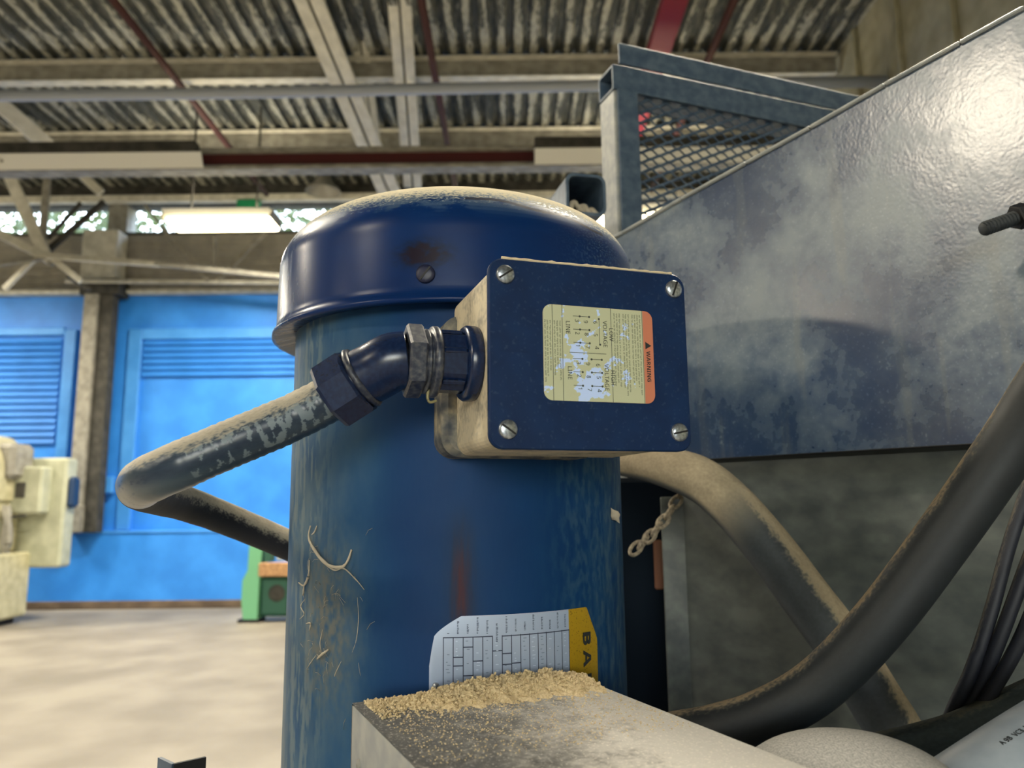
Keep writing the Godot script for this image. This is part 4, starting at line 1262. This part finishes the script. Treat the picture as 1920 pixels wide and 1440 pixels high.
	l.transform = Transform3D(Basis(dir, dn.cross(dir), dn), Vector3(0.2389, 1.202, -0.4) - base + dn * 0.0362 + dir * 0.012)
	# chain
	var c0 := Vector3(0.1924, 1.383, -0.84)
	var c1 := Vector3(0.1203, 1.305, -0.8)
	t = thing("chain", "short dusty chain hanging in the dark gap right of the motor", "chain", c0)
	for i in 9:
		var f := (i + 0.5) / 9.0
		var p := c0.lerp(c1, f) + Vector3(0, -0.010 * sin(PI * f), 0)
		var dd := (c1 - c0).normalized()
		var side := dd.cross(Vector3.BACK).normalized().rotated(dd, 0.5 + (PI / 2 if i % 2 else 0.0))
		var loop := []
		for k in 25:
			var a := TAU * k / 24.0
			loop.append(p - c0 + dd * cos(a) * 0.0088 + side * sin(a) * 0.0048)
		st = mb(true)
		tube(st, loop, func(_u, _l): return 0.0019, 8)
		obj("link", done(st), M.chain, t)

# ---------------------------------------------------------------- bracket with sawdust
func bracket() -> void:
	var a := Vector3(-0.0921, 1.242, -0.4588)
	var t := thing("sheet_bracket", "grey folded sheet metal bracket in front of the motor's nameplate", "bracket", Vector3(a.x, BED, a.z), 0.4253)
	# local x runs along the back edge, local z towards the viewer
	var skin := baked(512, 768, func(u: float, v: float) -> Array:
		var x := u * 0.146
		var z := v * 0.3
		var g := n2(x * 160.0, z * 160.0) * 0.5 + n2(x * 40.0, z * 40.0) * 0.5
		var c := Color(0.36, 0.36, 0.35).lerp(Color(0.69, 0.68, 0.66), smoothstep(0.2, 0.9, g * 0.6 + 0.2 + (x - 0.06) * 5.0 + (z - 0.08) * 2.0))  # shade painted in: darker at the left, paler to the right
		c = c.lerp(Color(0.24, 0.24, 0.23), 0.35 * smoothstep(0.6, 0.9, n2(x * 50.0 + 8.0, z * 50.0)) * smoothstep(0.09, 0.03, x))  # dark smudges for the shadow band across the left part
		if n2(x * 420.0, z * 420.0) > 0.84: c = Color(0.8, 0.78, 0.74)  # sparkles painted in as pale specks
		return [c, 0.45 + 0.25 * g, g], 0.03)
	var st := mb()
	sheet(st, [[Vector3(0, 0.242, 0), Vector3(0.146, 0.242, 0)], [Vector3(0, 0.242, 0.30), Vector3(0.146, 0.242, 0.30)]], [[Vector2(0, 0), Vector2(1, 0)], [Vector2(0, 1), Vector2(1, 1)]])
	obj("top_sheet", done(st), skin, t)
	st = mb()
	box(st, Vector3(0.001, 0.1205, 0.15), Vector3(0.002, 0.241, 0.30), 0.0)
	obj("side_sheet", done(st), M.steel_pale, t)
	st = mb()
	box(st, Vector3(0.145, 0.1205, 0.15), Vector3(0.002, 0.241, 0.30), 0.0)
	obj("side_sheet", done(st), M.steel_pale, t)
	st = mb()
	box(st, Vector3(0.073, 0.1205, 0.001), Vector3(0.146, 0.241, 0.002), 0.0)
	obj("back_sheet", done(st), M.steel_pale, t)
	for p: Vector2 in [Vector2(0.02, 0.215), Vector2(0.035, 0.17)]:
		st = mb(true)
		lathe(st, [Vector2(0.0028, 0), Vector2(0.0024, 0.0012), Vector2(0.0001, 0.0018)], 14, Transform3D(Basis(Vector3.BACK, PI / 2), Vector3(0.0, p.y, p.x)))
		obj("rivet", done(st), M.grey_steel, t)
	# sawdust: an uneven heap along the back edge and loose grains over the sheet
	var heap := thing("sawdust", "ragged tan heap of sawdust along the bracket's back edge", "sawdust", Vector3(a.x, 1.242, a.z), 0.4253)
	heap.set_meta("kind", "stuff")
	var rows := []
	for j in 40:
		var row := []
		for i in 120:
			var x := 0.002 + 0.143 * i / 119.0
			var z := 0.0005 + 0.062 * j / 39.0
			var h := 0.0064 * smoothstep(0.012, 0.085, x) * (1.0 - 0.5 * smoothstep(0.11, 0.145, x)) * smoothstep(0.0, 0.006, z) * (1.0 - smoothstep(0.008, 0.036 + 0.022 * n2(x * 60.0, 2.0), z))
			h *= 0.35 + 0.75 * n2(x * 120.0, z * 120.0) + 0.55 * n2(x * 330.0, z * 330.0)
			row.append(Vector3(x, h - 0.0004 + 0.0008 * n2(x * 700.0, z * 700.0) * (1.0 if h > 0.0006 else 0.0), z))
		rows.append(row)
	st = mb(true)
	sheet(st, rows)
	var tan := speckle(70.0, Color(0.72, 0.64, 0.49), Color(0.88, 0.81, 0.66), 0.95)
	var hp := obj("heap", done(st), tan, heap)
	hp.set_meta("kind", "stuff")
	var grain := mb()
	box(grain, Vector3.ZERO, Vector3(1.0, 0.5, 0.45))
	var mm := MultiMesh.new()
	mm.transform_format = MultiMesh.TRANSFORM_3D
	mm.mesh = done(grain)
	mm.instance_count = 6000
	var rng := RandomNumberGenerator.new()
	rng.seed = 2
	for i in mm.instance_count:
		var on_heap := i < 3600
		var x := rng.randf_range(0.006, 0.144)
		var z := absf(rng.randfn(0.012, 0.012)) if on_heap else 0.004 + 0.12 * pow(rng.randf(), 1.6)
		z = minf(z, 0.28)
		var h := 0.0
		if z < 0.062:
			h = maxf(rows[clampi(int(z / 0.062 * 39.0), 0, 39)][clampi(int((x - 0.002) / 0.143 * 119.0), 0, 119)].y, 0.0)
		var s := rng.randf_range(0.0008, 0.0024) if on_heap else rng.randf_range(0.0004, 0.001)
		mm.set_instance_transform(i, Transform3D(Basis.from_euler(Vector3(rng.randf() * TAU, rng.randf() * TAU, rng.randf() * TAU)).scaled(Vector3.ONE * s), Vector3(x, h + s * 0.2, z)))
	var g := MultiMeshInstance3D.new()
	g.name = "grains"
	g.multimesh = mm
	g.material_override = tan
	g.set_meta("kind", "stuff")
	heap.add_child(g)
	# rounded casting right of the bracket
	st = mb(true)
	var prof := []
	for i in 17:
		var q := PI / 2 * i / 16.0
		prof.append(Vector2(0.052 * cos(q) + 0.0001, 0.215 + 0.028 * sin(q)))
	prof.push_front(Vector2(0.052, 0.0))
	var c := Vector3(0.1551, 1.214, -0.385)
	lathe(st, prof, 40)
	var o := obj("round_casting", done(st), speckle(110.0, Color(0.56, 0.56, 0.55), Color(0.8, 0.79, 0.77), 0.7), self, Vector3(c.x, BED, c.z))
	tag(o, "pale dusty rounded casting at the bottom edge between bracket and printed pipe", "casting")
